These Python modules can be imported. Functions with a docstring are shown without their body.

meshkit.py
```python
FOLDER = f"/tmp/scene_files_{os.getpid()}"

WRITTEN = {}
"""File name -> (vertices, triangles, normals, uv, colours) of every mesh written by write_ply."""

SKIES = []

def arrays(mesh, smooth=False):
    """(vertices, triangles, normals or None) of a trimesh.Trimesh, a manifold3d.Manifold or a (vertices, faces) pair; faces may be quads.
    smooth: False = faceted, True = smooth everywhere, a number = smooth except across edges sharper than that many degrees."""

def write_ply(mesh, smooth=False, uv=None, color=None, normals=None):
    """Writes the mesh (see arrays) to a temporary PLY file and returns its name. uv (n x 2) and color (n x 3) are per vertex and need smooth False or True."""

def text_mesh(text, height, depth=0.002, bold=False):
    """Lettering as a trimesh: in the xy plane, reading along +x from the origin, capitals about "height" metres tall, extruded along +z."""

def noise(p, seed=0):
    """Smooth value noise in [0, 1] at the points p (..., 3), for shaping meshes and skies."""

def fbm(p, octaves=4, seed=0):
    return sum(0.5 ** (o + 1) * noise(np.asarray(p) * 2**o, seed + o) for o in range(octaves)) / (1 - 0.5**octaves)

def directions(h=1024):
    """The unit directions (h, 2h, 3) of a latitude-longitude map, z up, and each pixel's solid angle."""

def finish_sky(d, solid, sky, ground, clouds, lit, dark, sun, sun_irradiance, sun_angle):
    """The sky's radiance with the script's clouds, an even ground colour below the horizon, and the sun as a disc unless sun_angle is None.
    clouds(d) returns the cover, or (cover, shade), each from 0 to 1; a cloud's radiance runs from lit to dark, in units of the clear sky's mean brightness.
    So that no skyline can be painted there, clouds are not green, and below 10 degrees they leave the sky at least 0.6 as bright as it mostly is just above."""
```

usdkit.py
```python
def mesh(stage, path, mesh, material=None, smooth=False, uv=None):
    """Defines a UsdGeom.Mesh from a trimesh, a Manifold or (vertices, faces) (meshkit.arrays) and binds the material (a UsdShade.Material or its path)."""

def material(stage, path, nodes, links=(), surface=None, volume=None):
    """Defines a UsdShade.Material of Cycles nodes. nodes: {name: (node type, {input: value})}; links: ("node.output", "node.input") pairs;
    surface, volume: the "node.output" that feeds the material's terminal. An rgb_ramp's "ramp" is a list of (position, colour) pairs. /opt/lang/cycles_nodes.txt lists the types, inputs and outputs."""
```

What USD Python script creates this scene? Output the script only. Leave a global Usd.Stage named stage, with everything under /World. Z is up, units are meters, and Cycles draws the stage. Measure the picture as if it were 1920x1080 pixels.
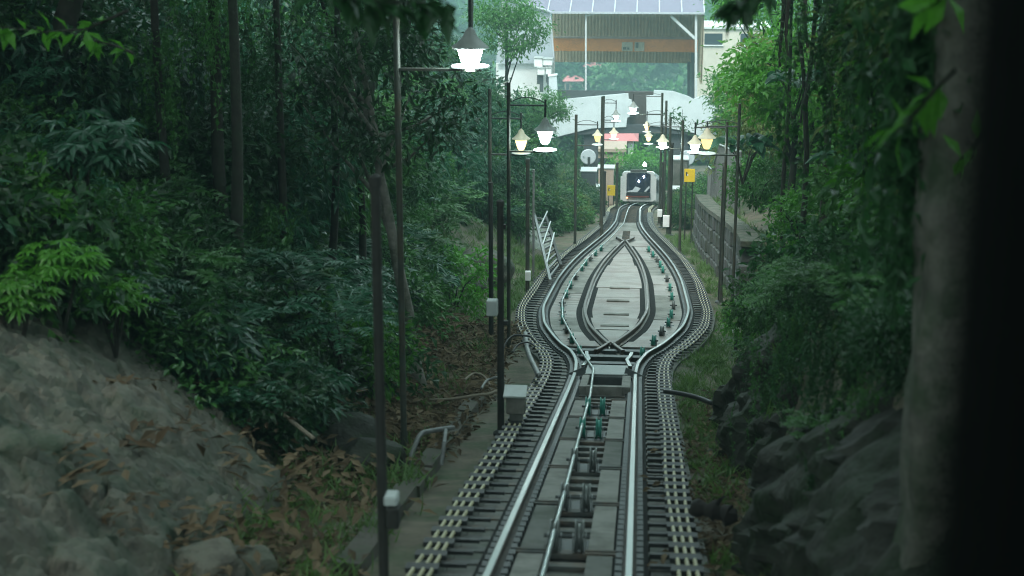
import math, random
import numpy as np
import trimesh, usdkit, meshkit
from pxr import Usd, UsdGeom, UsdLux, UsdShade, Gf, Sdf, Vt
from scipy.interpolate import PchipInterpolator as Pchip

stage = Usd.Stage.CreateInMemory()
UsdGeom.SetStageUpAxis(stage, UsdGeom.Tokens.z)
UsdGeom.SetStageMetersPerUnit(stage, 1.0)
UsdGeom.Xform.Define(stage, '/World')
UsdGeom.Scope.Define(stage, '/World/Looks')

# ------------------------------------------------------------------ camera
F_PX, PITCH, YAW = 3000.0, math.radians(15.0), math.radians(-4.7)
EYE = np.array([0.53, 0.0, 0.0])
FWD = np.array([math.sin(YAW) * math.cos(PITCH), math.cos(YAW) * math.cos(PITCH), -math.sin(PITCH)])
RGT = np.array([math.cos(YAW), -math.sin(YAW), 0.0])
UPV = np.cross(RGT, FWD)
cam = UsdGeom.Camera.Define(stage, '/World/camera')
cam.AddTransformOp().Set(Gf.Matrix4d(*RGT, 0, *UPV, 0, *(-FWD), 0, *EYE, 1))
cam.CreateHorizontalApertureAttr(36.0); cam.CreateVerticalApertureAttr(20.25)
cam.CreateFocalLengthAttr(36.0 * F_PX / 1920)
cam.CreateFStopAttr(2.0); cam.CreateFocusDistanceAttr(42.0)
cam.CreateClippingRangeAttr((0.05, 5000.0))
cam.CreateExposureAttr(1.42)

# ------------------------------------------------------------------ sky and (veiled) sun
SUN_EL, SUN_ROT = math.radians(52), math.radians(200)      # rotation = atan2(x, y) of the direction towards the sun
sun_dir = np.array([math.sin(SUN_ROT) * math.cos(SUN_EL), math.cos(SUN_ROT) * math.cos(SUN_EL), math.sin(SUN_EL)])
skymat = usdkit.material(stage, '/World/Looks/sky_look', {
    'tc': ('texture_coordinate', {}),
    'mp': ('mapping', {'scale': (1.0, 1.0, 2.2)}),
    'n': ('noise_texture', {'scale': 2.2, 'detail': 5.0, 'roughness': 0.55}),
    'rp': ('rgb_ramp', {'ramp': [(0.25, (0.62, 0.62, 0.62)), (0.7, (0.92, 0.92, 0.92))]}),
    'sky': ('sky_texture', {'sky_type': 'single_scattering', 'sun_disc': False, 'sun_elevation': SUN_EL, 'sun_rotation': SUN_ROT}),
    'mx': ('mix_color', {'b': (5.5, 7.1, 6.9)}),
    'bg': ('background_shader', {'strength': 0.15})},
    [('tc.generated', 'mp.vector'), ('mp.vector', 'n.vector'), ('n.fac', 'rp.fac'), ('rp.color', 'mx.fac'), ('sky.color', 'mx.a'), ('mx.result', 'bg.color')],
    surface='bg.background')
dome = UsdLux.DomeLight.Define(stage, '/World/sky')
UsdShade.MaterialBindingAPI.Apply(dome.GetPrim()).Bind(skymat)
dome.GetPrim().SetCustomDataByKey('kind', 'structure')
sun = UsdLux.DistantLight.Define(stage, '/World/sun')
sun.CreateNormalizeAttr(True); sun.CreateIntensityAttr(0.3); sun.CreateAngleAttr(16.0); sun.CreateColorAttr((1.0, 0.97, 0.92))
_z = sun_dir; _x = np.cross([0, 0, 1.0], _z); _x /= np.linalg.norm(_x); _y = np.cross(_z, _x)
sun.AddTransformOp().Set(Gf.Matrix4d(*_x, 0, *_y, 0, *_z, 0, 0, 0, 40, 1))

rng = np.random.default_rng(7)
random.seed(7)


def at(px, py, d):
    """The point seen at pixel (px, py) of the 1920-wide photograph at the depth d along the optical axis."""
    return EYE + d * (FWD + RGT * (px - 960) / F_PX + UPV * (540 - py) / F_PX)


# ------------------------------------------------------------------ helpers: names, tags, meshes
_used = {}


def numbered(path):
    n = _used.get(path, 0)
    _used[path] = n + 1
    return path if n == 0 else f'{path}_{n:03d}'


def tag(p, label=None, cat=None, group=None, kind=None):
    p = p.GetPrim() if hasattr(p, 'GetPrim') else p
    for k, v in (('label', label), ('category', cat), ('group', group), ('kind', kind)):
        if v:
            p.SetCustomDataByKey(k, v)
    return p


def thing(name, label, cat, loc=(0, 0, 0), rz=0.0, group=None, tilt=None):
    x = UsdGeom.Xform.Define(stage, numbered('/World/' + name))
    x.AddTranslateOp().Set(Gf.Vec3d(*map(float, loc)))
    if rz:
        x.AddRotateZOp().Set(math.degrees(rz))
    return tag(x.GetPrim(), label, cat, group)


def base_of(parent):
    """World translation of a top-level thing."""
    return np.array(UsdGeom.Xformable(parent).GetLocalTransformation().ExtractTranslation())


class MB:
    """Collects shapes; build() makes them one mesh."""
    def __init__(self):
        self.v, self.f, self.n = [], [], 0

    def add(self, v, f):
        v = np.asarray(v, float); f = np.asarray(f, int)
        if f.shape[1] == 4:
            f = np.vstack([f[:, [0, 1, 2]], f[:, [0, 2, 3]]])
        self.v.append(v); self.f.append(f + self.n); self.n += len(v)
        return self

    def tm(self, m):
        return self.add(m.vertices, m.faces)

    def box(self, c, s, R=None, cham=0.0):
        c = np.asarray(c, float); h = np.asarray(s, float) / 2
        if cham:
            pts = []
            for sx in (-1, 1):
                for sy in (-1, 1):
                    for sz in (-1, 1):
                        for k in range(3):
                            q = h - cham; q[k] = h[k]
                            pts.append(q * (sx, sy, sz))
            m = trimesh.convex.convex_hull(np.array(pts))
            v, f = np.array(m.vertices), m.faces
        else:
            v = np.array([[x, y, z] for x in (-1, 1) for y in (-1, 1) for z in (-1, 1)]) * h
            f = np.array([[0, 1, 3, 2], [4, 6, 7, 5], [0, 4, 5, 1], [2, 3, 7, 6], [0, 2, 6, 4], [1, 5, 7, 3]])
        if R is not None:
            v = v @ np.asarray(R).T
        return self.add(v + c, f)

    def bar(self, a, b, w, t, up=(0, 0, 1)):
        """Rectangular bar from a to b: w across, t along up."""
        a, b = np.asarray(a, float), np.asarray(b, float)
        d = b - a; L = np.linalg.norm(d); d /= L
        s = np.cross(d, up)
        if np.linalg.norm(s) < 1e-6:
            s = np.cross(d, (1, 0, 0))
        s /= np.linalg.norm(s); u = np.cross(s, d)
        return self.box((a + b) / 2, (w, L, t), np.stack([s, d, u], 1))

    def tube(self, pts, r, n=8, cap=True):
        pts = np.asarray(pts, float); k = len(pts)
        r = np.broadcast_to(np.asarray(r, float), (k,))
        t = np.gradient(pts, axis=0); t /= np.linalg.norm(t, axis=1)[:, None]
        ref = np.array([0, 0, 1.0]) if abs(t[0][2]) < 0.9 else np.array([1.0, 0, 0])
        s = np.cross(t, ref); s /= np.linalg.norm(s, axis=1)[:, None]
        u = np.cross(s, t)
        a = np.arange(n) * 2 * np.pi / n
        ring = pts[:, None] + r[:, None, None] * (s[:, None] * np.cos(a)[None, :, None] + u[:, None] * np.sin(a)[None, :, None])
        v = ring.reshape(-1, 3)
        i, j = np.meshgrid(np.arange(k - 1), np.arange(n), indexing='ij')
        q = np.stack([i * n + j, i * n + (j + 1) % n, (i + 1) * n + (j + 1) % n, (i + 1) * n + j], -1).reshape(-1, 4)
        f = np.vstack([q[:, [0, 1, 2]], q[:, [0, 2, 3]]])
        if cap:
            v = np.vstack([v, pts[:1], pts[-1:]])
            j = np.arange(n)
            f = np.vstack([f, np.stack([np.full(n, k * n), (j + 1) % n, j], 1), np.stack([np.full(n, k * n + 1), (k - 1) * n + j, (k - 1) * n + (j + 1) % n], 1)])
        return self.add(v, f)

    def lathe(self, prof, c=(0, 0, 0), n=16, axis='z'):
        prof = np.asarray(prof, float); k = len(prof)
        a = np.arange(n) * 2 * np.pi / n
        v = np.stack([prof[:, 0][:, None] * np.cos(a), prof[:, 0][:, None] * np.sin(a), np.broadcast_to(prof[:, 1][:, None], (k, n))], -1).reshape(-1, 3)
        i, j = np.meshgrid(np.arange(k - 1), np.arange(n), indexing='ij')
        q = np.stack([i * n + j, i * n + (j + 1) % n, (i + 1) * n + (j + 1) % n, (i + 1) * n + j], -1).reshape(-1, 4)
        if axis == 'x':
            v = v[:, [2, 0, 1]]
        if axis == 'y':
            v = v[:, [1, 2, 0]]
        return self.add(v + np.asarray(c, float), q)

    def sweep(self, pts, prof, closed_caps=True):
        """Profile (x across, z up) swept along pts, kept upright."""
        pts = np.asarray(pts, float); prof = np.asarray(prof, float); k, n = len(pts), len(prof)
        t = np.gradient(pts, axis=0); t[:, 2] = 0; t /= np.linalg.norm(t, axis=1)[:, None]
        s = np.stack([t[:, 1], -t[:, 0], np.zeros(k)], 1)
        v = pts[:, None] + s[:, None] * prof[None, :, :1] + np.array([0, 0, 1.0]) * prof[None, :, 1:]
        v = v.reshape(-1, 3)
        i, j = np.meshgrid(np.arange(k - 1), np.arange(n), indexing='ij')
        q = np.stack([i * n + j, (i + 1) * n + j, (i + 1) * n + (j + 1) % n, i * n + (j + 1) % n], -1).reshape(-1, 4)
        self.add(v, q)
        if closed_caps:
            m = n
            for e in (0, k - 1):
                self.add(v[e * n:(e + 1) * n], [[0, x, x + 1] for x in range(1, m - 1)])
        return self

    def prism(self, poly, d, origin, ex, ey, en):
        """Flat polygon (2-D) extruded by d along en, placed at origin with axes ex, ey."""
        from shapely.geometry import Polygon
        m = trimesh.creation.extrude_polygon(Polygon(poly), d, engine='earcut')
        v = np.asarray(m.vertices)
        ex, ey, en = (np.asarray(a, float) for a in (ex, ey, en))
        return self.add(np.asarray(origin, float) + v[:, :1] * ex + v[:, 1:2] * ey + v[:, 2:] * en, m.faces)

    def out(self):
        return np.vstack(self.v), np.vstack(self.f)

    def build(self, name, mat, parent=None, smooth=False, label=None):
        """One mesh; parent's translation is taken off, so that everything may be given in world space."""
        v, f = self.out()
        if parent is not None:
            root = stage.GetPrimAtPath('/'.join(str(parent.GetPath()).split('/')[:3]))
            if root.IsA(UsdGeom.Xform):
                v = v - base_of(root)
        p = numbered((str(parent.GetPath()) if parent is not None else '/World') + '/' + name)
        m = usdkit.mesh(stage, p, (v, f), mat, smooth=smooth)
        if label:
            m.GetPrim().SetCustomDataByKey('label', label)
        return m.GetPrim()


# ------------------------------------------------------------------ materials
def pmat(name, color, rough=0.6, metal=0.0, var=0.25, scale=6.0, bump=0.0, bscale=40.0, spec=None, tint=None, tscale=1.2, coat=0.0):
    """Principled, its colour varied by noise (and blotched with tint), with fine relief."""
    c = np.array(color, float)
    n = {'g': ('geometry', {}), 'n': ('noise_texture', {'scale': scale, 'detail': 6.0, 'roughness': 0.65}),
         'rp': ('rgb_ramp', {'ramp': [(0.25, c * (1 - var)), (0.5, c), (0.75, np.minimum(c * (1 + var), 0.95))]}),
         'p': ('principled_bsdf', {'roughness': rough, 'metallic': metal, **({'specular_ior_level': spec} if spec is not None else {}), **({'coat_weight': coat} if coat else {})})}
    l = [('g.position', 'n.vector'), ('n.fac', 'rp.fac')]
    out = 'rp.color'
    if tint is not None:
        n['n2'] = ('noise_texture', {'scale': tscale, 'detail': 8.0, 'roughness': 0.7})
        n['r2'] = ('rgb_ramp', {'ramp': [(0.45, (0, 0, 0)), (0.62, (1, 1, 1))]})
        n['mx'] = ('mix_color', {'b': tint})
        l += [('g.position', 'n2.vector'), ('n2.fac', 'r2.fac'), ('r2.color', 'mx.fac'), (out, 'mx.a')]
        out = 'mx.result'
    l.append((out, 'p.base_color'))
    if bump:
        n['nb'] = ('noise_texture', {'scale': bscale, 'detail': 5.0, 'roughness': 0.6})
        n['b'] = ('bump', {'strength': 0.6, 'distance': bump})
        l += [('g.position', 'nb.vector'), ('nb.fac', 'b.height'), ('b.normal', 'p.normal')]
    return usdkit.material(stage, '/World/Looks/' + name, n, l, surface='p.BSDF')


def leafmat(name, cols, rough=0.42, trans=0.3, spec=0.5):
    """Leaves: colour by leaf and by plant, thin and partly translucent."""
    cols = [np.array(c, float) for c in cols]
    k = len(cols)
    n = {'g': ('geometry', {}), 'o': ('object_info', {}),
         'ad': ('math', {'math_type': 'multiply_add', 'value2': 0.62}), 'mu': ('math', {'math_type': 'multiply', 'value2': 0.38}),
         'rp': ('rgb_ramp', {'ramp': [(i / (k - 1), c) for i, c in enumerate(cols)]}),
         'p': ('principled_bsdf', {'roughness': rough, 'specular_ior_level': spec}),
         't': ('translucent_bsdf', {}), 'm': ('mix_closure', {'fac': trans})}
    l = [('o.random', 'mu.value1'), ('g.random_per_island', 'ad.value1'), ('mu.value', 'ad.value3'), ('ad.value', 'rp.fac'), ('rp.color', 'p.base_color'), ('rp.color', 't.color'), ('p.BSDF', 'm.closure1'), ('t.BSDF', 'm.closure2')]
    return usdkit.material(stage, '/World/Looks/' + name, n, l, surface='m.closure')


def emit(name, color, strength):
    return usdkit.material(stage, '/World/Looks/' + name, {'e': ('emission', {'color': color, 'strength': strength})}, surface='e.emission')


M = {}
M['soil'] = pmat('soil', (0.105, 0.09, 0.062), 0.9, var=0.45, scale=3.0, bump=0.03, bscale=14, tint=(0.035, 0.062, 0.022), tscale=0.9)
M['rock'] = pmat('pale_rock', (0.135, 0.132, 0.102), 0.85, var=0.7, scale=3.4, bump=0.10, bscale=9, tint=(0.04, 0.06, 0.036), tscale=1.7)
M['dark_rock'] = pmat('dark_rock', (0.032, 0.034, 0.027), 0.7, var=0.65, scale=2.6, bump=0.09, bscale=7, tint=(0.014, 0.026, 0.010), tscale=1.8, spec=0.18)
M['concrete'] = pmat('concrete', (0.185, 0.185, 0.16), 0.7, var=0.25, scale=3.0, bump=0.006, bscale=60, tint=(0.085, 0.085, 0.066), tscale=1.6)
M['concrete_dark'] = pmat('concrete_dark', (0.105, 0.11, 0.095), 0.75, var=0.3, scale=3.0, bump=0.008, bscale=50, tint=(0.045, 0.055, 0.036), tscale=1.6)
M['concrete_pale'] = pmat('concrete_pale', (0.205, 0.186, 0.16), 0.5, var=0.3, scale=1.6, bump=0.005, bscale=50, tint=(0.135, 0.10, 0.08), tscale=0.9)
M['mossy_concrete'] = pmat('mossy_concrete', (0.11, 0.108, 0.086), 0.85, var=0.55, scale=5.0, bump=0.03, bscale=18, tint=(0.032, 0.052, 0.024), tscale=2.6)
M['slope_concrete'] = pmat('slope_concrete', (0.24, 0.25, 0.225), 0.8, var=0.3, scale=2.0, bump=0.02, bscale=10, tint=(0.15, 0.17, 0.13), tscale=0.8)
M['dark_steel'] = pmat('dark_steel', (0.045, 0.052, 0.05), 0.5, 0.3, var=0.4, scale=8)
M['post'] = pmat('post_paint', (0.038, 0.048, 0.038), 0.55, var=0.5, scale=5, tint=(0.05, 0.045, 0.03), tscale=3.0)
M['utility_post'] = pmat('utility_post', (0.022, 0.023, 0.019), 0.7, var=0.4, scale=5)
M['sleeper'] = pmat('sleeper_steel', (0.055, 0.062, 0.055), 0.65, 0.1, var=0.4, scale=6, tint=(0.11, 0.085, 0.06), tscale=2.5)
M['galv'] = pmat('galvanised', (0.42, 0.45, 0.44), 0.45, 0.5, var=0.2, scale=8)
M['grey_pipe'] = pmat('grey_pipe', (0.17, 0.18, 0.175), 0.5, 0.3, var=0.3, scale=8)
M['cable'] = pmat('pale_cable', (0.40, 0.375, 0.225), 0.5, var=0.2, scale=10)
M['black'] = pmat('black_rubber', (0.018, 0.02, 0.019), 0.55, var=0.3)
M['bed_black'] = pmat('oily_black', (0.013, 0.014, 0.013), 0.85, var=0.5, scale=9, spec=0.12)
M['cab_black'] = pmat('cab_black', (0.002, 0.003, 0.003), 0.9, var=0.1, spec=0.05)
M['green_iron'] = pmat('green_iron', (0.03, 0.21, 0.16), 0.45, var=0.35, scale=20)
M['grey_iron'] = pmat('grey_iron', (0.13, 0.145, 0.135), 0.45, 0.4, var=0.3, scale=14)
M['rope'] = pmat('rope_steel', (0.50, 0.55, 0.55), 0.32, 0.85, var=0.2, scale=30)
M['box_grey'] = pmat('box_grey', (0.42, 0.46, 0.44), 0.5, var=0.12)
M['white_paint'] = pmat('white_paint', (0.60, 0.66, 0.67), 0.5, var=0.05, scale=1.5, tint=(0.50, 0.56, 0.57), tscale=0.5)
M['white_box'] = pmat('white_box', (0.78, 0.8, 0.78), 0.5, var=0.05)
M['cream_cap'] = pmat('cream_cap', (0.55, 0.50, 0.36), 0.45, var=0.12, scale=10)
M['grey_cap'] = pmat('grey_cap', (0.22, 0.24, 0.22), 0.5, var=0.2, scale=10)
M['tray'] = pmat('tray_white', (0.62, 0.68, 0.66), 0.35, 0.2, var=0.1)
M['car_paint'] = pmat('car_paint', (0.50, 0.53, 0.52), 0.3, var=0.06, coat=0.4)
M['car_black'] = pmat('car_black', (0.018, 0.02, 0.024), 0.35, var=0.2)
M['car_red'] = pmat('car_red', (0.13, 0.03, 0.022), 0.45, var=0.2)
M['pier_steel'] = pmat('pier_steel', (0.06, 0.07, 0.075), 0.6, var=0.2)
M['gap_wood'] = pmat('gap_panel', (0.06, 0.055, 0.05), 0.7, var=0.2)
M['yellow'] = pmat('sign_yellow', (0.68, 0.47, 0.03), 0.5, var=0.08)
M['sign_dark'] = pmat('sign_dark', (0.05, 0.05, 0.05), 0.5, var=0.1)
M['mirror_grey'] = pmat('disc_grey', (0.45, 0.5, 0.52), 0.4, var=0.08)
M['roof'] = pmat('shed_roof', (0.15, 0.135, 0.19), 0.55, var=0.08, scale=0.5)
M['seam'] = pmat('roof_seam', (0.42, 0.45, 0.48), 0.5, var=0.05)
M['clad'] = pmat('cladding', (0.42, 0.34, 0.23), 0.6, var=0.12, scale=0.6)
M['clad_pale'] = pmat('cladding_pale', (0.36, 0.40, 0.43), 0.55, var=0.08, scale=0.4)
M['orange'] = pmat('crane_orange', (0.85, 0.31, 0.075), 0.5, var=0.1, scale=1)
M['pale_board'] = pmat('pale_board', (0.50, 0.48, 0.38), 0.5, var=0.1)
M['shed_post'] = pmat('shed_post', (0.55, 0.58, 0.58), 0.5, var=0.08)
M['cream_wall'] = pmat('cream_wall', (0.62, 0.58, 0.48), 0.8, var=0.08, scale=0.5)
M['tan_wall'] = pmat('tan_wall', (0.36, 0.28, 0.22), 0.8, var=0.12, scale=0.6)
M['white_wall'] = pmat('white_wall', (0.66, 0.68, 0.67), 0.75, var=0.08, scale=0.5)
M['pink_roof'] = pmat('pink_roof', (0.48, 0.17, 0.17), 0.7, var=0.15, scale=1.0)
M['window'] = pmat('dark_window', (0.03, 0.04, 0.05), 0.15, var=0.1)
M['bark'] = pmat('bark', (0.02, 0.02, 0.014), 0.9, var=0.5, scale=9, bump=0.02, bscale=30, tint=(0.018, 0.028, 0.014), tscale=3)
M['pale_bark'] = pmat('pale_bark', (0.17, 0.16, 0.135), 0.9, var=0.4, scale=7, bump=0.02, bscale=25, tint=(0.05, 0.065, 0.035), tscale=2.5)
M['twig'] = pmat('dead_twig', (0.22, 0.19, 0.14), 0.9, var=0.3, scale=8)
M['kerb'] = pmat('kerb_brown', (0.062, 0.055, 0.042), 0.85, var=0.45, scale=5, bump=0.015, bscale=30, tint=(0.035, 0.05, 0.022), tscale=2.5)
M['wood'] = pmat('dark_log', (0.018, 0.016, 0.013), 0.9, var=0.4, scale=6, bump=0.02, bscale=20)
M['wall_stone'] = pmat('wall_stone', (0.072, 0.078, 0.075), 0.8, var=0.4, scale=3, bump=0.02, bscale=16, tint=(0.035, 0.045, 0.03), tscale=1.0)
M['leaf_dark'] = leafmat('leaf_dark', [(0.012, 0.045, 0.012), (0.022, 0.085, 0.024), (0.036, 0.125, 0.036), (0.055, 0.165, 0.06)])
M['leaf_mid'] = leafmat('leaf_mid', [(0.028, 0.095, 0.018), (0.048, 0.165, 0.028), (0.075, 0.22, 0.045), (0.12, 0.27, 0.06)])
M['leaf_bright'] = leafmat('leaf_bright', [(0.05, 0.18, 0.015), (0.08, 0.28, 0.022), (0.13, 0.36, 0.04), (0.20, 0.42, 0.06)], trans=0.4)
M['leaf_teal'] = leafmat('leaf_teal', [(0.014, 0.06, 0.028), (0.026, 0.11, 0.052), (0.042, 0.16, 0.08), (0.075, 0.21, 0.115)], rough=0.36)
M['leaf_olive'] = leafmat('leaf_olive', [(0.06, 0.10, 0.02), (0.12, 0.17, 0.04), (0.21, 0.22, 0.06), (0.30, 0.26, 0.09)], rough=0.6)
M['leaf_dry'] = leafmat('leaf_dry', [(0.05, 0.036, 0.02), (0.14, 0.105, 0.06), (0.26, 0.20, 0.125), (0.45, 0.38, 0.26)], rough=0.8, trans=0.05, spec=0.2)
M['grass'] = leafmat('grass_blade', [(0.05, 0.11, 0.02), (0.085, 0.17, 0.035), (0.14, 0.21, 0.055), (0.22, 0.22, 0.09)], rough=0.55)
M['glass_car'] = usdkit.material(stage, '/World/Looks/car_glass', {'p': ('principled_bsdf', {'base_color': (0.012, 0.016, 0.028), 'roughness': 0.04, 'specular_ior_level': 0.7})}, surface='p.BSDF')
M['glow_white'] = emit('glow_white', (0.82, 1.0, 0.98), 50.0)
M['glow_warm'] = emit('glow_warm', (1.0, 0.72, 0.27), 0.75)
M['glow_cream'] = emit('glow_cream', (1.0, 0.76, 0.32), 1.3)
M['glow_orange'] = emit('glow_orange', (1.0, 0.35, 0.12), 3.0)
# rail: running surface polished, the rest rusty and dark
M['rail'] = usdkit.material(stage, '/World/Looks/rail_steel', {
    'g': ('geometry', {}), 's': ('separate_xyz', {}), 'gt': ('math', {'math_type': 'greater_than', 'value2': 0.955}),
    'n': ('noise_texture', {'scale': 9.0, 'detail': 5.0}), 'rp': ('rgb_ramp', {'ramp': [(0.3, (0.03, 0.032, 0.03)), (0.7, (0.085, 0.07, 0.055))]}),
    'd': ('principled_bsdf', {'roughness': 0.7}), 'p': ('principled_bsdf', {'base_color': (0.30, 0.325, 0.315), 'metallic': 1.0, 'roughness': 0.36}), 'm': ('mix_closure', {})},
    [('g.true_normal', 's.vector'), ('s.z', 'gt.value1'), ('gt.value', 'm.fac'), ('g.position', 'n.vector'), ('n.fac', 'rp.fac'), ('rp.color', 'd.base_color'), ('d.BSDF', 'm.closure1'), ('p.BSDF', 'm.closure2')], surface='m.closure')

M['rail_rusty'] = pmat('rail_rusty', (0.085, 0.068, 0.056), 0.42, 0.5, var=0.45, scale=7)
# ------------------------------------------------------------------ the line of the track
_ry = np.array([-30, 0, 10.36, 18.6, 25.5, 33.6, 42, 52, 62.5, 74, 88, 104, 116, 135])
_rz = np.array([4.24, -2.54, -4.88, -6.74, -8.26, -9.72, -11.0, -12.52, -14.12, -15.95, -18.6, -22.1, -24.5, -26.2])
zr = Pchip(_ry, _rz)
_ay = np.array([-30, 25, 26.5, 28.4, 29.5, 31.2, 33.6, 36.8, 41.6, 45, 48.8, 53, 57.7, 62, 66, 67, 140])
_aa = np.array([0, 0, .03, .20, .43, .72, 1.03, 1.2, 1.18, 1.1, .93, .66, .33, .1, 0, 0, 0])
half = Pchip(_ay, _aa)
_cx = Pchip(np.array([-30, 74, 78, 83, 88, 96, 140]), np.array([0, 0, .06, .22, .42, .78, 2.4]))


def line(off, y0, y1, step=0.25, dz=0.0):
    """Points along the track at the offset off(y) from its centre line."""
    y = np.linspace(y0, y1, max(2, int(round((y1 - y0) / step)) + 1))
    o = off(y) if callable(off) else np.full_like(y, off)
    return np.stack([_cx(y) + o, y, zr(y) + dz], 1)


def sstep(a, b, t):
    t = np.clip((t - a) / (b - a), 0, 1)
    return t * t * (3 - 2 * t)


# ------------------------------------------------------------------ the ground
_xl = Pchip(np.array([-30, 0, 12, 17, 22, 36, 50, 60, 75, 90, 110, 140]), np.array([-2.7, -2.7, -2.75, -3.0, -3.1, -3.4, -3.1, -2.7, -2.5, -3.2, -6, -9]))
_xr = Pchip(np.array([-30, 0, 14, 18, 20, 26, 35, 40, 55, 75, 90, 110, 140]), np.array([1.55, 1.55, 1.5, 1.5, 1.75, 2.15, 2.8, 2.95, 2.5, 2.6, 3.2, 7, 9]))


def height(x, y):
    """Ground height: the cutting round the track, the slopes beside it, the valley and the hill beyond."""
    x, y = np.broadcast_arrays(np.asarray(x, float), np.asarray(y, float))
    yc = np.clip(y, -30, 135)
    base = zr(yc) - 0.24
    cx = _cx(yc)
    ul = np.maximum(_xl(yc) + cx - x, 0)
    near = 1 - sstep(17, 24, y)
    steep = near * 0.74 + (1 - near) * 0.85
    L = np.minimum(ul, 2.1) * steep + np.clip(ul - 2.1, 0, 9) * 0.80 + np.maximum(ul - 11.1, 0) * 0.22
    ur = np.maximum(x - _xr(yc) - cx, 0)
    cliff = (1 - sstep(20, 24, y)) * 1.75
    wall = sstep(36, 39, y) * (1 - sstep(57, 60, y)) * 1.4
    R = cliff * sstep(0.25, 0.9, ur) + wall * sstep(0.12, 0.3, ur) + np.minimum(ur, 2) * (0.75 - 0.45 * np.clip(cliff + wall, 0, 1)) + np.clip(ur - 2, 0, 9) * 0.85 + np.maximum(ur - 11, 0) * 0.22
    fade = 1 - 0.97 * sstep(80, 112, y)
    p = np.stack([x * 0.55, y * 0.55, np.zeros_like(x)], -1)
    bumpy = (meshkit.fbm(p, 4, 3) - 0.5) * (0.10 + 0.5 * sstep(0, 3, ul + ur))
    z = base + (L + R) * fade + bumpy
    far = y - 135
    z = z - sstep(0, 120, far) * 34 + sstep(90, 480, far) * 95 + np.where(far > 0, (meshkit.fbm(np.stack([x * 0.012, y * 0.012, 0 * x], -1), 4, 9) - 0.5) * 26 * sstep(20, 160, far), 0)
    return z


def sheet(xs, ys, zf):
    X, Y = np.meshgrid(xs, ys)
    v = np.stack([X, Y, zf(X, Y)], -1).reshape(-1, 3)
    nx, ny = len(xs), len(ys)
    i, j = np.meshgrid(np.arange(ny - 1), np.arange(nx - 1), indexing='ij')
    q = np.stack([i * nx + j, i * nx + j + 1, (i + 1) * nx + j + 1, (i + 1) * nx + j], -1).reshape(-1, 4)
    return v, q


xs = np.concatenate([np.linspace(-420, -34, 28)[:-1], np.linspace(-34, -9, 34)[:-1], np.linspace(-9, 9, 145), np.linspace(9, 34, 34)[1:], np.linspace(34, 420, 28)[1:]])
ys = np.concatenate([np.linspace(-30, 8, 30)[:-1], np.linspace(8, 70, 330)[:-1], np.linspace(70, 135, 110)[:-1], np.linspace(135, 760, 110)])
tag(MB().add(*sheet(xs, ys, height)).build('ground', M['soil'], smooth=True), kind='structure')

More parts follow.
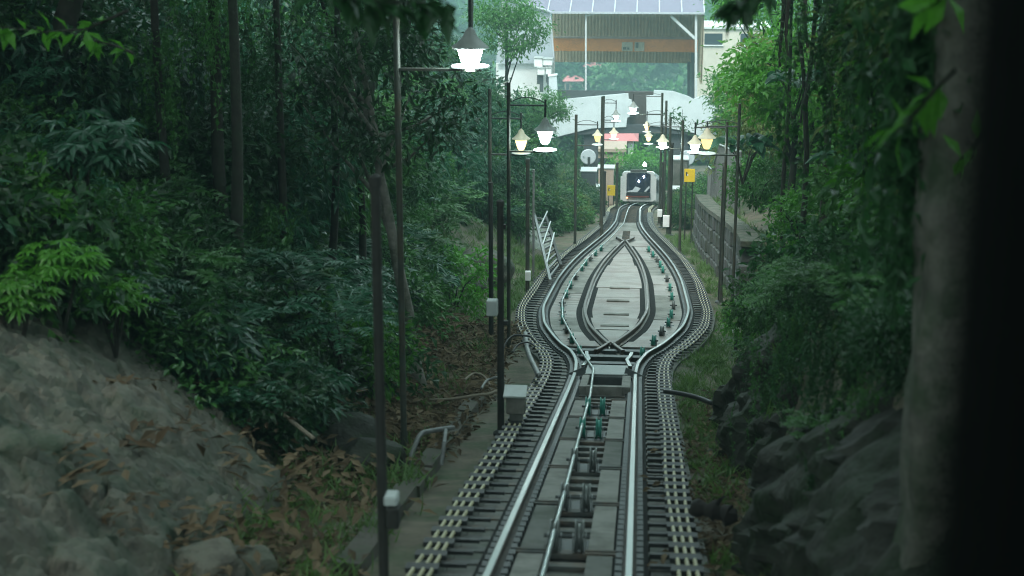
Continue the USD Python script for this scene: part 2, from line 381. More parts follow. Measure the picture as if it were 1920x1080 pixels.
# ------------------------------------------------------------------ left: pale rock slope; right: dark rock face
def rocky(x, y):
    z = height(x, y)
    p = np.stack([x * 1.5 - y * 0.5, y * 0.75, z * 1.2], -1)
    r = meshkit.fbm(p, 5, 21); r2 = meshkit.fbm(p * 2.7 + 5, 4, 33)
    ridge = 1 - np.abs(2 * r - 1)
    pb = np.stack([x * 2.6 + y * .9, y * 1.5 - x * .8, z * 1.2], -1)
    w = meshkit.fbm(pb * .7 + 3, 3, 61) * 3.2
    blk = np.floor(pb[..., 0] + w) * 7.31 + np.floor(pb[..., 1] - w) * 3.17
    blk = np.modf(np.abs(np.sin(blk) * 437.58))[0]
    q = np.floor(r * 7) / 7 + (blk - .5) * .42
    r2 = r2 + .5 * meshkit.fbm(p * 8 + 2, 3, 34) - .25
    e = np.minimum.reduce([sstep(-5.6, -5.0, x), 1 - sstep(-2.9, -2.6, x), sstep(3.5, 4.5, y), 1 - sstep(14.2, 15.8, y + 0.5 * (x + 3))])
    return z - 0.12 + e * (0.16 + 0.40 * (0.6 * q + 0.4 * r) + 0.15 * r2 - 0.15 * ridge ** 6)


tag(MB().add(*sheet(np.linspace(-5.7, -2.05, 190), np.linspace(6.5, 18.0, 400), rocky)).build('rock_slope', M['rock'], smooth=25), kind='structure')

yy, hh = np.meshgrid(np.linspace(4, 24.5, 330), np.linspace(0, 1, 56), indexing='ij')
p0 = np.stack([yy * 0.8, hh * 2.4, 0 * yy], -1)
r1, r2 = meshkit.fbm(p0 * (.75, .8, 1), 5, 51), meshkit.fbm(p0 * 3 + 7, 4, 52)
top = 1.85 - 1.1 * sstep(19.5, 24, yy)
bulge = np.exp(-((yy - 18.4) / 1.1) ** 2) * np.exp(-((hh - 0.62) / 0.25) ** 2) * 0.45
xx = _xr(yy) + 0.02 + hh ** 1.7 * 1.05 - (r1 - 0.45) * 0.95 * (0.25 + np.sin(np.pi * np.clip(hh, 0, 1))) - (np.floor(r1 * 8) / 8 - 0.45) * 0.45 - (np.modf(np.abs(np.sin(np.floor(yy * 1.7 + r1 * 4) * 12.9 + np.floor(hh * 2.6 + yy * .35 + r2) * 78.2) * 43.7))[0] - .5) * 0.22 - (r2 - 0.5) * 0.10 - bulge + 0.25 * sstep(21, 24.5, yy)
zz = zr(yy) - 0.32 + hh * (top + 0.12) + (r2 - 0.5) * 0.1
v = np.stack([xx, yy, zz], -1).reshape(-1, 3)
i, j = np.meshgrid(np.arange(329), np.arange(55), indexing='ij')
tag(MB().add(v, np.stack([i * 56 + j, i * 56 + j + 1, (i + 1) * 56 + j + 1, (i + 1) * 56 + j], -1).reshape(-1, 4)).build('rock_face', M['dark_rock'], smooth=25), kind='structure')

# grey sprayed-concrete facing of the far left slope
def facing(x, y):
    e = np.minimum.reduce([sstep(-5.6, -5.2, x), 1 - sstep(-2.75, -2.55, x), sstep(52, 54, y), 1 - sstep(76, 79, y)])
    return height(x, y) - 0.3 + 0.42 * e + (meshkit.fbm(np.stack([x, y, 0 * x], -1) * 1.3, 4, 77) - 0.5) * 0.2
tag(MB().add(*sheet(np.linspace(-5.7, -2.5, 50), np.linspace(52, 79, 120), facing)).build('concrete_slope', M['slope_concrete'], smooth=True), kind='structure')

# ------------------------------------------------------------------ track: sleepers, rails, slabs
track = thing('railway_track', 'metre gauge funicular track splitting round a leaf shaped passing loop', 'railway track')
RAILP = np.array([(-.062, -.14), (.062, -.14), (.062, -.125), (.012, -.11), (.012, -.04), (.032, -.03), (.034, -.007), (.023, 0), (-.023, 0), (-.034, -.007), (-.032, -.03), (-.012, -.04), (-.012, -.11), (-.062, -.125)])
G = 0.5
MB().sweep(line(lambda y: -half(y) - G, -12, 108), RAILP).build('running_rail', M['rail'], track)
MB().sweep(line(lambda y: half(y) + G, -12, 108), RAILP).build('running_rail', M['rail'], track)
ya = np.linspace(26, 36, 2001); y_in = float(ya[np.argmin(abs(half(ya) - G))])
ya = np.linspace(46, 62, 3201); y_out = float(ya[np.argmin(abs(half(ya) - G))])
for s in (-1, 1):
    inner = lambda y, s=s: s * (np.maximum(half(y) - G, 0) + 0.045)
    MB().sweep(line(inner, y_in - 0.15, y_out + 0.25), RAILP).build('inner_rail', M['rail_rusty'], track)
    wing = lambda y, s=s: s * (0.05 + (G - half(y)) * 0.85)
    MB().sweep(line(wing, y_in - 1.15, y_in - 0.1, 0.1, -0.004), RAILP).build('wing_rail', M['rail_rusty'], track)
    MB().sweep(line(lambda y, s=s: s * (0.05 + np.clip(y - y_out, 0, 1.6) * 0.16), y_out + 0.2, y_out + 1.8, 0.1, -0.004), RAILP).build('wing_rail', M['rail_rusty'], track)
    tip = np.array([[s * .42, y_in - 1.3, 0], [s * .40, y_in - 1.8, 0], [s * .34, y_in - 2.4, 0], [s * .37, y_in - 2.9, 0], [s * .41, y_in - 3.4, 0]])
    tip[:, 2] = zr(tip[:, 1]) - 0.02
    MB().sweep(tip, np.array([(-.03, -.06), (.03, -.06), (.03, 0), (-.03, 0)])).build('guide_tip', M['rail'], track)
for s in (-1, 1):
    for e0, e1 in ((.16, .38), (.38, .62)):
        side = lambda y, s=s: s * (half(y) + G + (e0 + e1) / 2)
        wd = (e1 - e0) / 2 - .004
        MB().sweep(line(side, 5, 96, .5), np.array([(-wd, -.24), (wd, -.24), (wd, -.163), (-wd, -.163)])).build('bed_strip', M['concrete_dark'], track)
    BED = np.array([(-.15, -.20), (.15, -.20), (.15, -.128), (-.15, -.128)])
    MB().sweep(line(lambda y, s=s: s * (half(y) + G), 5, 96, .5), BED).build('rail_bed', M['bed_black'], track)
    MB().sweep(line(lambda y, s=s: s * (np.maximum(half(y) - G, 0) + .05), y_in + 1.2, y_out - 1.0, .5), BED * (1.25, 1) + (0, .004)).build('rail_bed', M['bed_black'], track)
for y in np.arange(8.6, 93, 0.46):
    a = float(half(y)); c = float(_cx(y)); z = float(zr(y))
    sl = (float(zr(y + .1)) - float(zr(y - .1))) / .2
    R = np.array([[1, 0, 0], [0, 1 / math.hypot(1, sl), -sl / math.hypot(1, sl)], [0, sl / math.hypot(1, sl), 1 / math.hypot(1, sl)]])
    w = 2 * (a + G + 0.56)
    m = MB().box((c + rng.normal() * .012, y, z - 0.20), (w, 0.17, 0.10), R)
    m.box((c, y - 0.075, z - 0.143), (w - 0.03, 0.018, 0.026), R)
    m.build('sleeper', M['sleeper'], track)
clips = MB()
for y in np.arange(9, 66, 0.23):
    for s in (-1, 1):
        for e in (-1, 1):
            x = float(_cx(y)) + s * (float(half(y)) + G) + e * 0.082
            clips.box((x, y, float(zr(y)) - 0.115), (0.05, 0.09, 0.05))
p = clips.build('rail_clip', M['dark_steel'], track); tag(p, kind='stuff')


def slab(y0, y1, xa, xb, mat, name='slab', dz=-0.12, th=0.10, n=6):
    y = np.linspace(y0 + 0.012, y1 - 0.012, n)
    l = np.stack([_cx(y) + xa(y), y, zr(y) + dz], 1); r = np.stack([_cx(y) + xb(y), y, zr(y) + dz], 1)
    v = np.vstack([l, r, l - (0, 0, th), r - (0, 0, th)])
    f = []
    for k in range(n - 1):
        f += [[k, n + k, n + k + 1, k + 1], [2 * n + k, 2 * n + k + 1, 3 * n + k + 1, 3 * n + k], [k, k + 1, 2 * n + k + 1, 2 * n + k], [n + k, 3 * n + k, 3 * n + k + 1, n + k + 1]]
    f += [[0, 2 * n, 3 * n, n], [n - 1, 2 * n - 1, 4 * n - 1, 3 * n - 1]]
    return MB().add(v, f).build(name, mat, track)


ycut = np.arange(5.2, 24.0, 2.15)
for k, (y0, y1) in enumerate(zip(ycut[:-1], ycut[1:])):
    for s in (-1, 1):
        xa, xb = (lambda y: 0 * y - .37), (lambda y: 0 * y - .17)
        if s > 0:
            xa, xb = (lambda y: 0 * y + .17), (lambda y: 0 * y + .37)
        slab(y0, y1 - 0.12, xa, xb, M['concrete_dark'] if (k + (s > 0)) % 3 == 0 else M['concrete'], dz=-0.10 + rng.normal() * .004)
        for e in (0.03, 0.085):
            MB().box((s * .27, y1 - e, float(zr(y1)) - 0.085), (.24, .022, .03)).build('joint_bar', M['sleeper'], track)
    slab(y0, y1 - 0.02, lambda y: 0 * y - .165, lambda y: 0 * y + .165, M['bed_black'] if k % 2 else M['concrete_dark'], dz=-0.19)
for y0 in np.arange(30.2, 66, 2.4):
    y1 = y0 + 2.4
    if half(y0) > 0.25 or y0 < 40:
        for s in (-1, 1):
            f1 = lambda y, s=s: s * (half(y) + G - .10)
            f2 = lambda y, s=s: s * (np.maximum(half(y) - G, 0) + .14)
            xa, xb = (f1, f2) if s < 0 else (f2, f1)
            slab(y0, y1, xa, xb, M['concrete_pale'] if rng.random() < .6 else M['concrete'], dz=-0.135 + rng.normal() * .004)
    else:
        slab(y0, y1, lambda y: -half(y) - G + .1, lambda y: half(y) + G - .1, M['concrete'], dz=-0.14)
for y0 in np.arange(y_in + 1.0, y_out - 1.0, 2.05):
    y1 = min(y0 + 2.05, y_out - .9)
    slab(y0, y1, lambda y: -np.maximum(half(y) - G - .08, .01), lambda y: np.maximum(half(y) - G - .08, .01), M['concrete_pale'], dz=-0.125 + rng.normal() * .006)
# plates on the floor of the leaf shaped middle
for k, y in enumerate((33.5, 35.6, 38.2, 41.0)):
    MB().box((0.02, y, float(zr(y)) - 0.105), (0.62 - 0.03 * k, 0.12, 0.03)).build('floor_strip', M['concrete'], track)

# trackside cables in threes, held by dark clamps
for s, lab in ((-1, 'three pale parallel cables in dark clamps running left of the rails'), (1, 'three pale parallel cables in dark clamps running right of the rails')):
    run = thing('cable_run', lab, 'cable run')
    ex = lambda y: 0.44 if s > 0 else 0.50
    for k in (-1, 0, 1):
        pts = line(lambda y: s * (half(y) + G + ex(y)) + k * 0.075 * (1 - .25 * sstep(30, 50, y)), 8, 84, 0.5, -0.035)
        pts[:, 0] += 0.014 * np.sin(pts[:, 1] * 0.8 + k) + 0.016 * np.sin(pts[:, 1] * .23 + 2 * s)
        MB().tube(pts, 0.0165, 6).build('cable', M['cable'], run)
    for y in np.arange(8.3, 72, 0.42 if s > 0 else 0.46):
        c = float(_cx(y)) + s * (float(half(y)) + G + ex(y)) + 0.016 * math.sin(y * .23 + 2 * s)
        MB().box((c, y, float(zr(y)) - 0.034), (0.24, 0.10, 0.04)).box((c - s * .12, y, float(zr(y)) - .11), (.3, .04, .03)).build('clamp', M['black'], run)

# hauling rope, bearing pulleys
def rope_x(y):
    return np.interp(y, [5, 10.4, 22, 25.5, 30.0, 33.6, 36.8, 42, 48, 56, 63, 75, 86], [-.085, -.10, -.14, -.20, -.72, -1.12, -1.30, -1.27, -1.05, -.5, -.15, -.05, -.02])
rp = thing('haul_rope', 'bright steel hauling rope running down the left half of the track', 'rope')
pts = line(rope_x, 4, 88, 0.3, 0.03)
MB().tube(pts, 0.021, 8).build('rope', M['rope'], rp, smooth=True)

def sheave(y, x, label, col, group, rz=0.0, pair=True, size=1.0):
    z = float(zr(y)) - 0.19
    t = thing('rope_pulley', label, 'pulley', (x, y, z), rz, group)
    o = np.zeros(3)
    b = base_of(t)
    R0 = lambda m: m
    def put(m, nm, mat, par=t, sm=False):
        v, f = m.out()
        pth = numbered(str(par.GetPath()) + '/' + nm)
        return usdkit.mesh(stage, pth, (v, f), mat, smooth=sm).GetPrim()
    r = .135 * size; zc = .03 + r
    xs_ = (-.10, .10) if pair else (0.0,)
    put(MB().box((0, 0, .012), (.36 * size if pair else .22, .5, .024)), 'base_plate', M['dark_steel'])
    put(MB().box((0, -.62, .012), (.32 * size if pair else .18, .7, .02)), 'drip_tray', M['bed_black'])
    for xc in xs_:
        prof = [(.028, -.032), (r, -.036), (r, -.026), (r - .03, -.008), (r - .03, .008), (r, .026), (r, .036), (.028, .032)]
        w = MB().lathe(prof, (xc, 0, zc), 18, 'x')
        wp = put(w, 'wheel', col, sm=35)
        for e in (-1, 1):
            put(MB().prism([(-.11, 0), (.11, 0), (.03, zc + .02), (-.03, zc + .02)], .008, (xc + e * .052 - .004, 0, 0), (0, 1, 0), (0, 0, 1), (1, 0, 0)), 'bracket', M['grey_iron'])
    put(MB().tube([(xs_[0] - .085, 0, zc), (xs_[-1] + .085, 0, zc)], .016, 8), 'axle', M['dark_steel'])
    return t

ords = ['nearest pair of rope pulleys, at the bottom of the photo', 'second pair of dull rope pulleys up from the bottom of the photo', 'third pair of dull rope pulleys up from the bottom edge', 'pair of green rope pulleys second below the grey pit cover', 'pair of green rope pulleys just below the grey pit cover']
for k, y in enumerate((11.9, 13.7, 16.0, 18.6, 20.9)):
    sheave(y, float(rope_x(y)) + .10, ords[k], M['grey_iron'] if k < 3 else M['green_iron'], 'paired rope pulleys between the rails')
for s, side in ((-1, 'left'), (1, 'right')):
    for k, y in enumerate((28.6, 30.6, 32.2, 33.8, 35.3, 37.0, 38.8, 40.8, 43.0, 45.4, 47.0, 48.6, 50.3, 52.2)):
        x = s * abs(float(rope_x(y))) + (.0 if s < 0 else .06)
        dxdy = s * (abs(float(rope_x(y + .5))) - abs(float(rope_x(y - .5))))
        word = 'first second third fourth fifth sixth seventh eighth ninth tenth eleventh twelfth thirteenth last'.split()[k]
        sheave(y, x, f'small {"green" if k % 3 != 2 else "grey"} rope pulley, {word} from the lower end of the {side} loop row', M['green_iron'] if k % 3 != 2 else M['grey_iron'], f'pulleys of the {side} loop track', -math.atan(dxdy), False, .9)

# rope pit with its cover below the loop
pit = thing('rope_pit', 'grey steel pit cover and dark recess between the rails below the loop', 'pit cover', (0, 24.3, float(zr(24.3))))
zp = lambda y: float(zr(y))
sl = -0.2
def slope_box(m, x, y, dz, sx, sy, sz):
    c, s_ = 1 / math.hypot(1, sl), sl / math.hypot(1, sl)
    return m.box((x, y, zp(y) + dz), (sx, sy, sz), np.array([[1, 0, 0], [0, c, -s_], [0, s_, c]]), 0.006)
slope_box(MB(), .02, 25.7, -.02, .70, 1.35, .05).build('cover_plate', M['grey_iron'], pit)
slope_box(MB(), .02, 24.3, -.30, .46, 1.2, .05).build('recess_floor', M['car_black'], pit)
slope_box(MB(), -.30, 24.2, -.09, .12, 1.5, .16).build('pit_wall', M['concrete'], pit)
slope_box(MB(), .36, 24.2, -.09, .14, 1.5, .16).build('pit_wall', M['concrete'], pit)
slope_box(MB(), .02, 23.42, -.09, .56, .14, .17).build('pit_wall', M['concrete'], pit)
slope_box(MB(), .02, 25.0, -.10, .86, .06, .13).build('front_plate', M['dark_steel'], pit)
for s in (-1, 1):
    MB().prism([(0, 0), (.34, 0), (.04, .22)] if s > 0 else [(0, 0), (-.34, 0), (-.04, .22)], .02, (s * .30, 25.15, zp(25.15) - .06), (1, .35 * s, 0), (0, .55, .62), (0, -1, 0)).build('side_wing', M['dark_steel'], pit)
# cross ties at the entry frog
for k, y in enumerate((27.3, 28.3, 29.2)):
    MB().box((0, y, zp(y) - .10), (1.0 + 2 * float(half(y)) - .2, .14, .06)).build('frog_plate', M['dark_steel'], track)

# ------------------------------------------------------------------ lamps
def lamp(label, post_px, base_py, d, top_py, lan_px, lan_py, cap_px, tray_py, glow, cap='cream_cap', upper_py=None, group='lamp posts along the track', tray_ext=0.2):
    b = at(post_px, base_py, d); t_ = at(post_px, top_py, d)
    z0 = float(height(b[0], b[1])) - 0.15
    foot = np.array([b[0], b[1], z0]); head = np.array([b[0], b[1], t_[2]])
    t = thing('lamp_post', label, 'lamp post', foot, 0, group)
    k = d / F_PX
    L = at(lan_px, lan_py, d)
    cw = cap_px * k / 2
    r = max(.036, min(.05, 2.7 * k))
    MB().tube([foot, head], r, 10).build('post', M['post'], t, smooth=True)
    MB().lathe([(0, 0), (r * 2.4, 0), (r * 2.4, .03), (r * 1.4, .08), (r * 1.2, .3)], foot + (0, 0, .15), 10).build('post_foot', M['post'], t)
    side = np.sign(L[0] - foot[0]); L[1] = foot[1]
    # cap: a pointed hat with a flared brim; globe: a tapered glass under it
    H = cw * .98
    MB().lathe([(.012, H * 1.15), (cw * .16, H * 1.0), (cw * .24, H * .95), (cw * .42, H * .55), (cw * .70, H * .26), (cw * .98, H * .05), (cw * 1.0, 0), (cw * .9, -.01), (cw * .55, .03), (.012, .05)], L, 18).build('cap', M[cap], t, smooth=40)
    MB().lathe([(.01, -cw * 1.25), (cw * .28, -cw * 1.2), (cw * .40, -cw * 1.0), (cw * .60, -cw * .35), (cw * .66, -.012), (.01, -.008)], L, 16).build('globe', M[glow], t, smooth=40)
    up = L[2] + H * 1.15
    if upper_py is not None:
        ua = at(lan_px, upper_py, d)[2]
        MB().tube([(foot[0], foot[1], ua), (L[0] + side * .03, L[1], ua)], .018, 6).build('upper_arm', M['dark_steel'], t)
        MB().tube([(L[0], L[1], ua + .12), (L[0], L[1], up)], .022, 6).build('drop_rod', M['dark_steel'], t)
        arc = [(foot[0] + side * abs(L[0] - foot[0]) * q, foot[1], ua + .05 + .10 * math.sin(q * math.pi)) for q in np.linspace(0, 1, 9)]
        MB().tube(arc, .010, 5).build('scroll', M['dark_steel'], t)
    else:
        ua = up + .5
        MB().tube([(foot[0], foot[1], head[2] - .02), (L[0], L[1], head[2] - .02)], .018, 6).build('upper_arm', M['dark_steel'], t)
        MB().tube([(L[0], L[1], head[2] - .02), (L[0], L[1], up - .01)], .022, 6).build('drop_rod', M['dark_steel'], t)
    tz = at(lan_px, tray_py, d)[2]
    MB().lathe([(.01, .02), (cw * 1.0, .012), (cw * 1.05, 0), (cw * .6, -.02), (.01, -.03)], (L[0], L[1], tz), 18).build('tray', M['tray'], t, smooth=30)
    aw = .05
    MB().bar((foot[0] - side * .04, foot[1], tz - .035), (L[0] + side * cw * .6, foot[1], tz - .035), .06, .028).build('lower_arm', M['post'], t)
    return t

lamp('nearest lamp, its large white light at top left on a long arm', 757, 800, 18.5, -150, 903, 66, 66, 101, 'glow_white', 'grey_cap')
lamp('lamp with a warm globe above a glowing tray, left of the brighter lamp', 920, 622, 33, 150, 985, 243, 34, 270, 'glow_cream', 'cream_cap', 205)
lamp('tall brown post with a hanging white dazzling lamp, left of the track', 954, 624, 31, 138, 1029, 226, 42, 264, 'glow_white', 'grey_cap', 180)
lamp('small dull cream lamp on the post left of the round disc', 1078, 455, 55, 205, 1122, 244, 20, 262, 'glow_warm', 'cream_cap', 224)
lamp('small warm lamp with a yellow globe hanging before the arch, left', 1128, 440, 60, 170, 1152, 240, 18, 252, 'glow_cream', 'cream_cap', 216)
lamp('white glaring lamp hung high before the left white panel', 1126, 420, 64, 172, 1156, 206, 17, 219, 'glow_white', 'grey_cap', 184)
lamp('dazzling round lamp in the dark gap between the white panels', 1236, 418, 68, 165, 1188, 193, 20, 205, 'glow_white', 'grey_cap', 172)
lamp('small pale lamp at the right edge of the dark gap', 1244, 414, 66, 180, 1213, 228, 15, 240, 'glow_cream', 'cream_cap', 206)
lamp('small white bulb lamp low under the arch, right of the middle', 1252, 430, 62, 210, 1216, 247, 17, 263, 'glow_cream', 'cream_cap', 228)
lamp('bright warm lamp with a slanting white arm near the right pier', 1274, 466, 53, 215, 1242, 256, 24, 268, 'glow_white', 'cream_cap', 228)
lamp('white lamp touching the warm one at the right, on the lower arm', 1352, 552, 40, 215, 1301, 256, 28, 274, 'glow_white', 'cream_cap', 226)
lamp('large lit cream lantern at the right end of the lamps', 1374, 548, 38, 180, 1323, 246, 34, 276, 'glow_warm', 'cream_cap', 224)

# plain posts
def post(name, label, px, base_py, d, top_py, r, mat='post', cat='post', box=None, cross=None, group=None):
    b = at(px, base_py, d); h_ = at(px, top_py, d)[2]
    z0 = float(height(b[0], b[1])) - .15
    f = np.array([b[0], b[1], z0])
    t = thing(name, label, cat, f, 0, group)
    MB().tube([f, (f[0], f[1], h_)], (r, r * .9), 10).build('shaft', M[mat], t, smooth=True)
    MB().lathe([(r * .2, .05), (r * 1.05, .03), (r * 1.1, -.03), (r * .9, -.04)], (f[0], f[1], h_), 10).build('top_cap', M[mat], t)
    MB().lathe([(0, .01), (r * 2.2, .01), (r * 2.2, .05), (r, .09)], f + (0, 0, .14), 10).build('foot_plate', M['dark_steel'], t)
    for (bx, by, w, h, m) in (box or []):
        c = at(bx, by, d)
        MB().box((c[0], f[1] - .10, c[2]), (w, .14, h), cham=.012).build('equipment_box', M[m], t)
    for cy, x2 in (cross or []):
        z = at(px, cy, d)[2]; e = at(x2, cy, d)
        MB().bar((f[0], f[1], z), (e[0], f[1], z), .05, .05).build('cross_bar', M[mat], t)
    return t

post('utility_post', 'thick dark utility post rising from the bottom left of the track', 720, 1085, 11.0, 300, .036, 'utility_post', 'utility post', box=[(746, 905, .09, .07, 'box_grey'), (748, 940, .085, .15, 'utility_post')])
post('signal_post', 'stout black post with grey boxes beside the left cable run', 939, 792, 20.5, 358, .046, 'utility_post', 'signal post', box=[(930, 556, .14, .2, 'box_grey')], cross=[(402, 957), (590, 957)])
post('steel_post', 'slim dark post left of the stout black post, ending above a box', 921, 626, 32.5, 330, .05, 'utility_post', group='plain posts left of the loop')
post('steel_post', 'slender post with a small white box by the far left cables', 989, 545, 41, 288, .055, 'post', box=[(991, 513, .14, .24, 'white_box')], group='plain posts left of the loop')
post('steel_post', 'thin grey post behind the slender one with the white box', 1000, 520, 45, 310, .035, 'grey_pipe', group='plain posts left of the loop')
post('steel_post', 'dark post on the right above the yellow sign, nearest the wall', 1350, 553, 40.5, 296, .055, 'utility_post', group='plain posts right of the loop')
post('steel_post', 'tall dark post just right of the cabin', 1256, 425, 62, 262, .07, 'utility_post', box=[(1249, 413, .25, .45, 'white_box')], group='plain posts right of the loop')
post('steel_post', 'dark post right of the cabin with a white box at its foot', 1241, 412, 66, 300, .06, 'utility_post', box=[(1237, 398, .2, .3, 'white_box')], group='plain posts right of the loop')
post('steel_post', 'short black post left of the cabin beside the yellow panel', 1132, 408, 70, 318, .08, 'utility_post', group='plain posts left of the loop')
post('steel_post', 'thin dark post by the left shoulder of the cabin', 1156, 392, 80, 302, .07, 'post', group='plain posts left of the loop')
t = post('marker_post', 'short dark post with a white marker block at the right of the loop', 1380, 640, 31, 612, .04, 'utility_post', 'marker post', box=[(1380, 612, .16, .12, 'white_box')])

# ------------------------------------------------------------------ the car coming up
yc0, yc1 = 87.5, 100.5
cxp = at(1197, 352, yc0 + 2.0)
ccx = cxp[0]; zc0 = float(zr(yc0))
car = thing('funicular_car', 'white framed funicular car with a dark windscreen climbing towards the loop', 'funicular car', (ccx, yc0, zc0))
W_, Hh = 1.86, 1.74
def crow(y):
    return float(zr(y)) + .06
def ring(w, h, r, n=5):
    pts = []
    for cxx, czz, a0 in ((w / 2 - r, h - r, 0), (-w / 2 + r, h - r, 90), (-w / 2 + r * .5, r * .5, 180), (w / 2 - r * .5, r * .5, 270)):
        rr = r if a0 < 180 else r * .5
        pts += [(cxx + rr * math.cos(math.radians(a0 + 90 * q / (n - 1))), czz + rr * math.sin(math.radians(a0 + 90 * q / (n - 1)))) for q in range(n)]
    return np.array(pts)
sl_c = (float(zr(yc1)) - zc0) / (yc1 - yc0)
def loft(sections):
    m = MB(); V = []
    for (y, w, h, r, dz) in sections:
        p = ring(w, h, r); V.append(np.stack([ccx + (y - yc0) * .045 + p[:, 0], np.full(len(p), y), zc0 + (y - yc0) * sl_c + dz + p[:, 1]], 1))
    n = len(V[0]); k = len(V)
    i, j = np.meshgrid(np.arange(k - 1), np.arange(n), indexing='ij')
    m.add(np.vstack(V), np.stack([i * n + j, i * n + (j + 1) % n, (i + 1) * n + (j + 1) % n, (i + 1) * n + j], -1).reshape(-1, 4))
    for e in (0, k - 1):
        m.add(V[e], [[0, q, q + 1] for q in range(1, n - 1)])
    return m
loft([(yc0 + .12, W_ - .1, Hh - .06, .2, .12), (yc0 + .25, W_, Hh, .22, .10), (yc1, W_, Hh, .22, .10)]).build('body', M['car_paint'], car, smooth=30)
yf = yc0 + .10
def front(poly, th, y, nm, mat):
    return MB().prism(poly, th, (ccx, y, zc0), (1, 0, 0), (0, 0, 1), (0, -1, 0)).build(nm, mat, car)
ws = [(-.66, .62), (.66, .62), (.66, 1.62), (.58, 1.70), (-.58, 1.70), (-.66, 1.62)]
front(ws, .03, yf, 'windscreen', M['glass_car'])
front([(-.67, .33), (.67, .33), (.67, .58), (-.67, .58)], .10, yf, 'bumper', M['car_black'])
front([(-.60, .36), (.60, .36), (.60, .42), (-.60, .42)], .04, yf - .101, 'bumper_stripe', M['car_red'])
front([(-.46, 1.75), (.46, 1.75), (.46, 1.90), (-.46, 1.90)], .03, yf, 'destination_display', M['grey_iron'])
dsp = MB()
for q in range(9):
    dsp.box((ccx - .38 + q * .095, yf - .036, zc0 + 1.825 + .01 * (q % 2)), (.06, .012, .075))
dsp.build('display_characters', M['sign_dark'], car)
for s in (-1, 1):
    front([(s * .93 - .06, .18), (s * .93 - .06 + .12, .18), (s * .93 + .06, 1.5), (s * .93 - .06, 1.5)], .06, yf + .02, 'corner_post', M['car_paint'])
    MB().box((ccx + s * .5, yc0 + .9, zc0 + .08), (.16, 1.2, .22)).build('wheel_guard', M['car_black'], car)
front([(-.60, .63), (-.05, .63), (.13, .84), (-.16, .95), (-.33, .74), (-.60, .68)], .006, yf - .032, 'dashboard', M['mirror_grey'])
front([(.30, .65), (.42, .65), (.63, .88), (.60, 1.0), (.47, .86)], .006, yf - .032, 'seat_top', M['mirror_grey'])
for (lx, lz) in ((.02, 1.24), (.29, 1.50)):
    MB().lathe([(.001, .07), (.05, .0), (.001, -.07)], (ccx + lx, yf - .05, zc0 + lz), 8).build('cab_light', M['glow_white'], car)
MB().lathe([(.001, .17), (.05, .1), (.11, 0), (.09, -.06), (.001, -.08)], (ccx + .32, yc0 + .3, zc0 + 2.12), 10).build('roof_lamp', M['glow_white'], car)
MB().lathe([(.001, .05), (.05, .0), (.001, -.05)], (ccx - .62, yf - .14, zc0 + .33), 8).build('tail_light', M['glow_orange'], car)
for y in np.arange(yc0 + 1.2, yc1 - 1, 2.2):
    for s in (-1, 1):
        MB().box((ccx + (y + .8 - yc0) * .045 + s * (W_ / 2 + .004), y + .8, zc0 + (y + .8 - yc0) * sl_c + 1.2), (.03, 1.5, .8)).build('side_window', M['glass_car'], car)

# ------------------------------------------------------------------ the arched footbridge
DB = 106.0
def bp(px, py, dd=0.0):
    """A point in the upright plane of the bridge, across the track at its distance."""
    q = at(px, py, DB)
    ray = q - EYE; k = (YB + dd - EYE[1]) / ray[1]
    return EYE + ray * k
YB = at(1180, 245, DB)[1]
br = thing('footbridge', 'arched footbridge with two white parapet panels over the track', 'footbridge', (at(1180, 245, DB)[0], YB, float(zr(YB))))
def plate(pix, th, nm, mat, par, dd=0.0):
    pts = np.array([bp(x, y, dd) for x, y in pix])
    return MB().prism(pts[:, [0, 2]], th, (0, YB + dd, 0), (1, 0, 0), (0, 0, 1), (0, 1, 0)).build(nm, mat, par)
xsarch = np.linspace(1035, 1345, 24)
arch = lambda x: 235 + 22 * ((x - 1190) / 150) ** 2
plate([(x, arch(x)) for x in xsarch] + [(x, max(arch(x) + 4, 250 + 5 * ((x - 1190) / 150) ** 2)) for x in xsarch[::-1]], 2.2, 'deck', M['pier_steel'], br)
plate([(1030, 196), (1060, 186), (1110, 181), (1178, 175), (1179, 186), (1184, 187), (1186, 201), (1180, 219), (1176, 221), (1174, 238.2), (1110, 240.6), (1062, 252), (1035, 259)], .12, 'parapet_panel', M['white_paint'], br, -.13)
plate([(1212, 180), (1225, 179), (1226, 169), (1262, 171), (1292, 181), (1300, 186), (1320, 178), (1336, 184), (1343, 205), (1336, 226), (1325, 262), (1300, 249), (1250, 239), (1212, 236)], .12, 'parapet_panel', M['white_paint'], br, -.13)
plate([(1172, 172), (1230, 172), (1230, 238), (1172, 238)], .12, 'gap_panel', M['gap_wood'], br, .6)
for (x0, x1) in ((1095, 1121), (1256, 1290)):
    plate([(x0, 246), (x1, 246), (x1, 400), (x0, 400)], .8, 'pier', M['pier_steel'], br, .3)
plate([(1290, 255), (1332, 262), (1332, 300), (1290, 300)], .5, 'abutment', M['pier_steel'], br, .8)
# round grey discs on the piers
for (x, y, lab) in ((1103, 294, 'round grey disc half hidden by the left bridge pier'), (1288, 296, 'round grey disc on a bracket beside the right bridge pier')):
    c = bp(x, y, -.5)
    t = thing('signal_disc', lab, 'disc', c, 0, 'round discs by the bridge piers')
    r = 14.5 * DB / F_PX
    MB().lathe([(.001, -.05), (r * .9, -.05), (r, -.02), (r, .03), (.001, .03)], c, 28, 'y').build('disc', M['mirror_grey'], t)
    MB().bar(c + (.05, -.08, 0), c + (.05, -.08, -r * 1.7), .16, .05, (0, 1, 0)).build('bracket', M['dark_steel'], t)
    MB().bar(c + (0, .05, 0), c + (0, .55, 0), .1, .1).build('stay', M['dark_steel'], t)
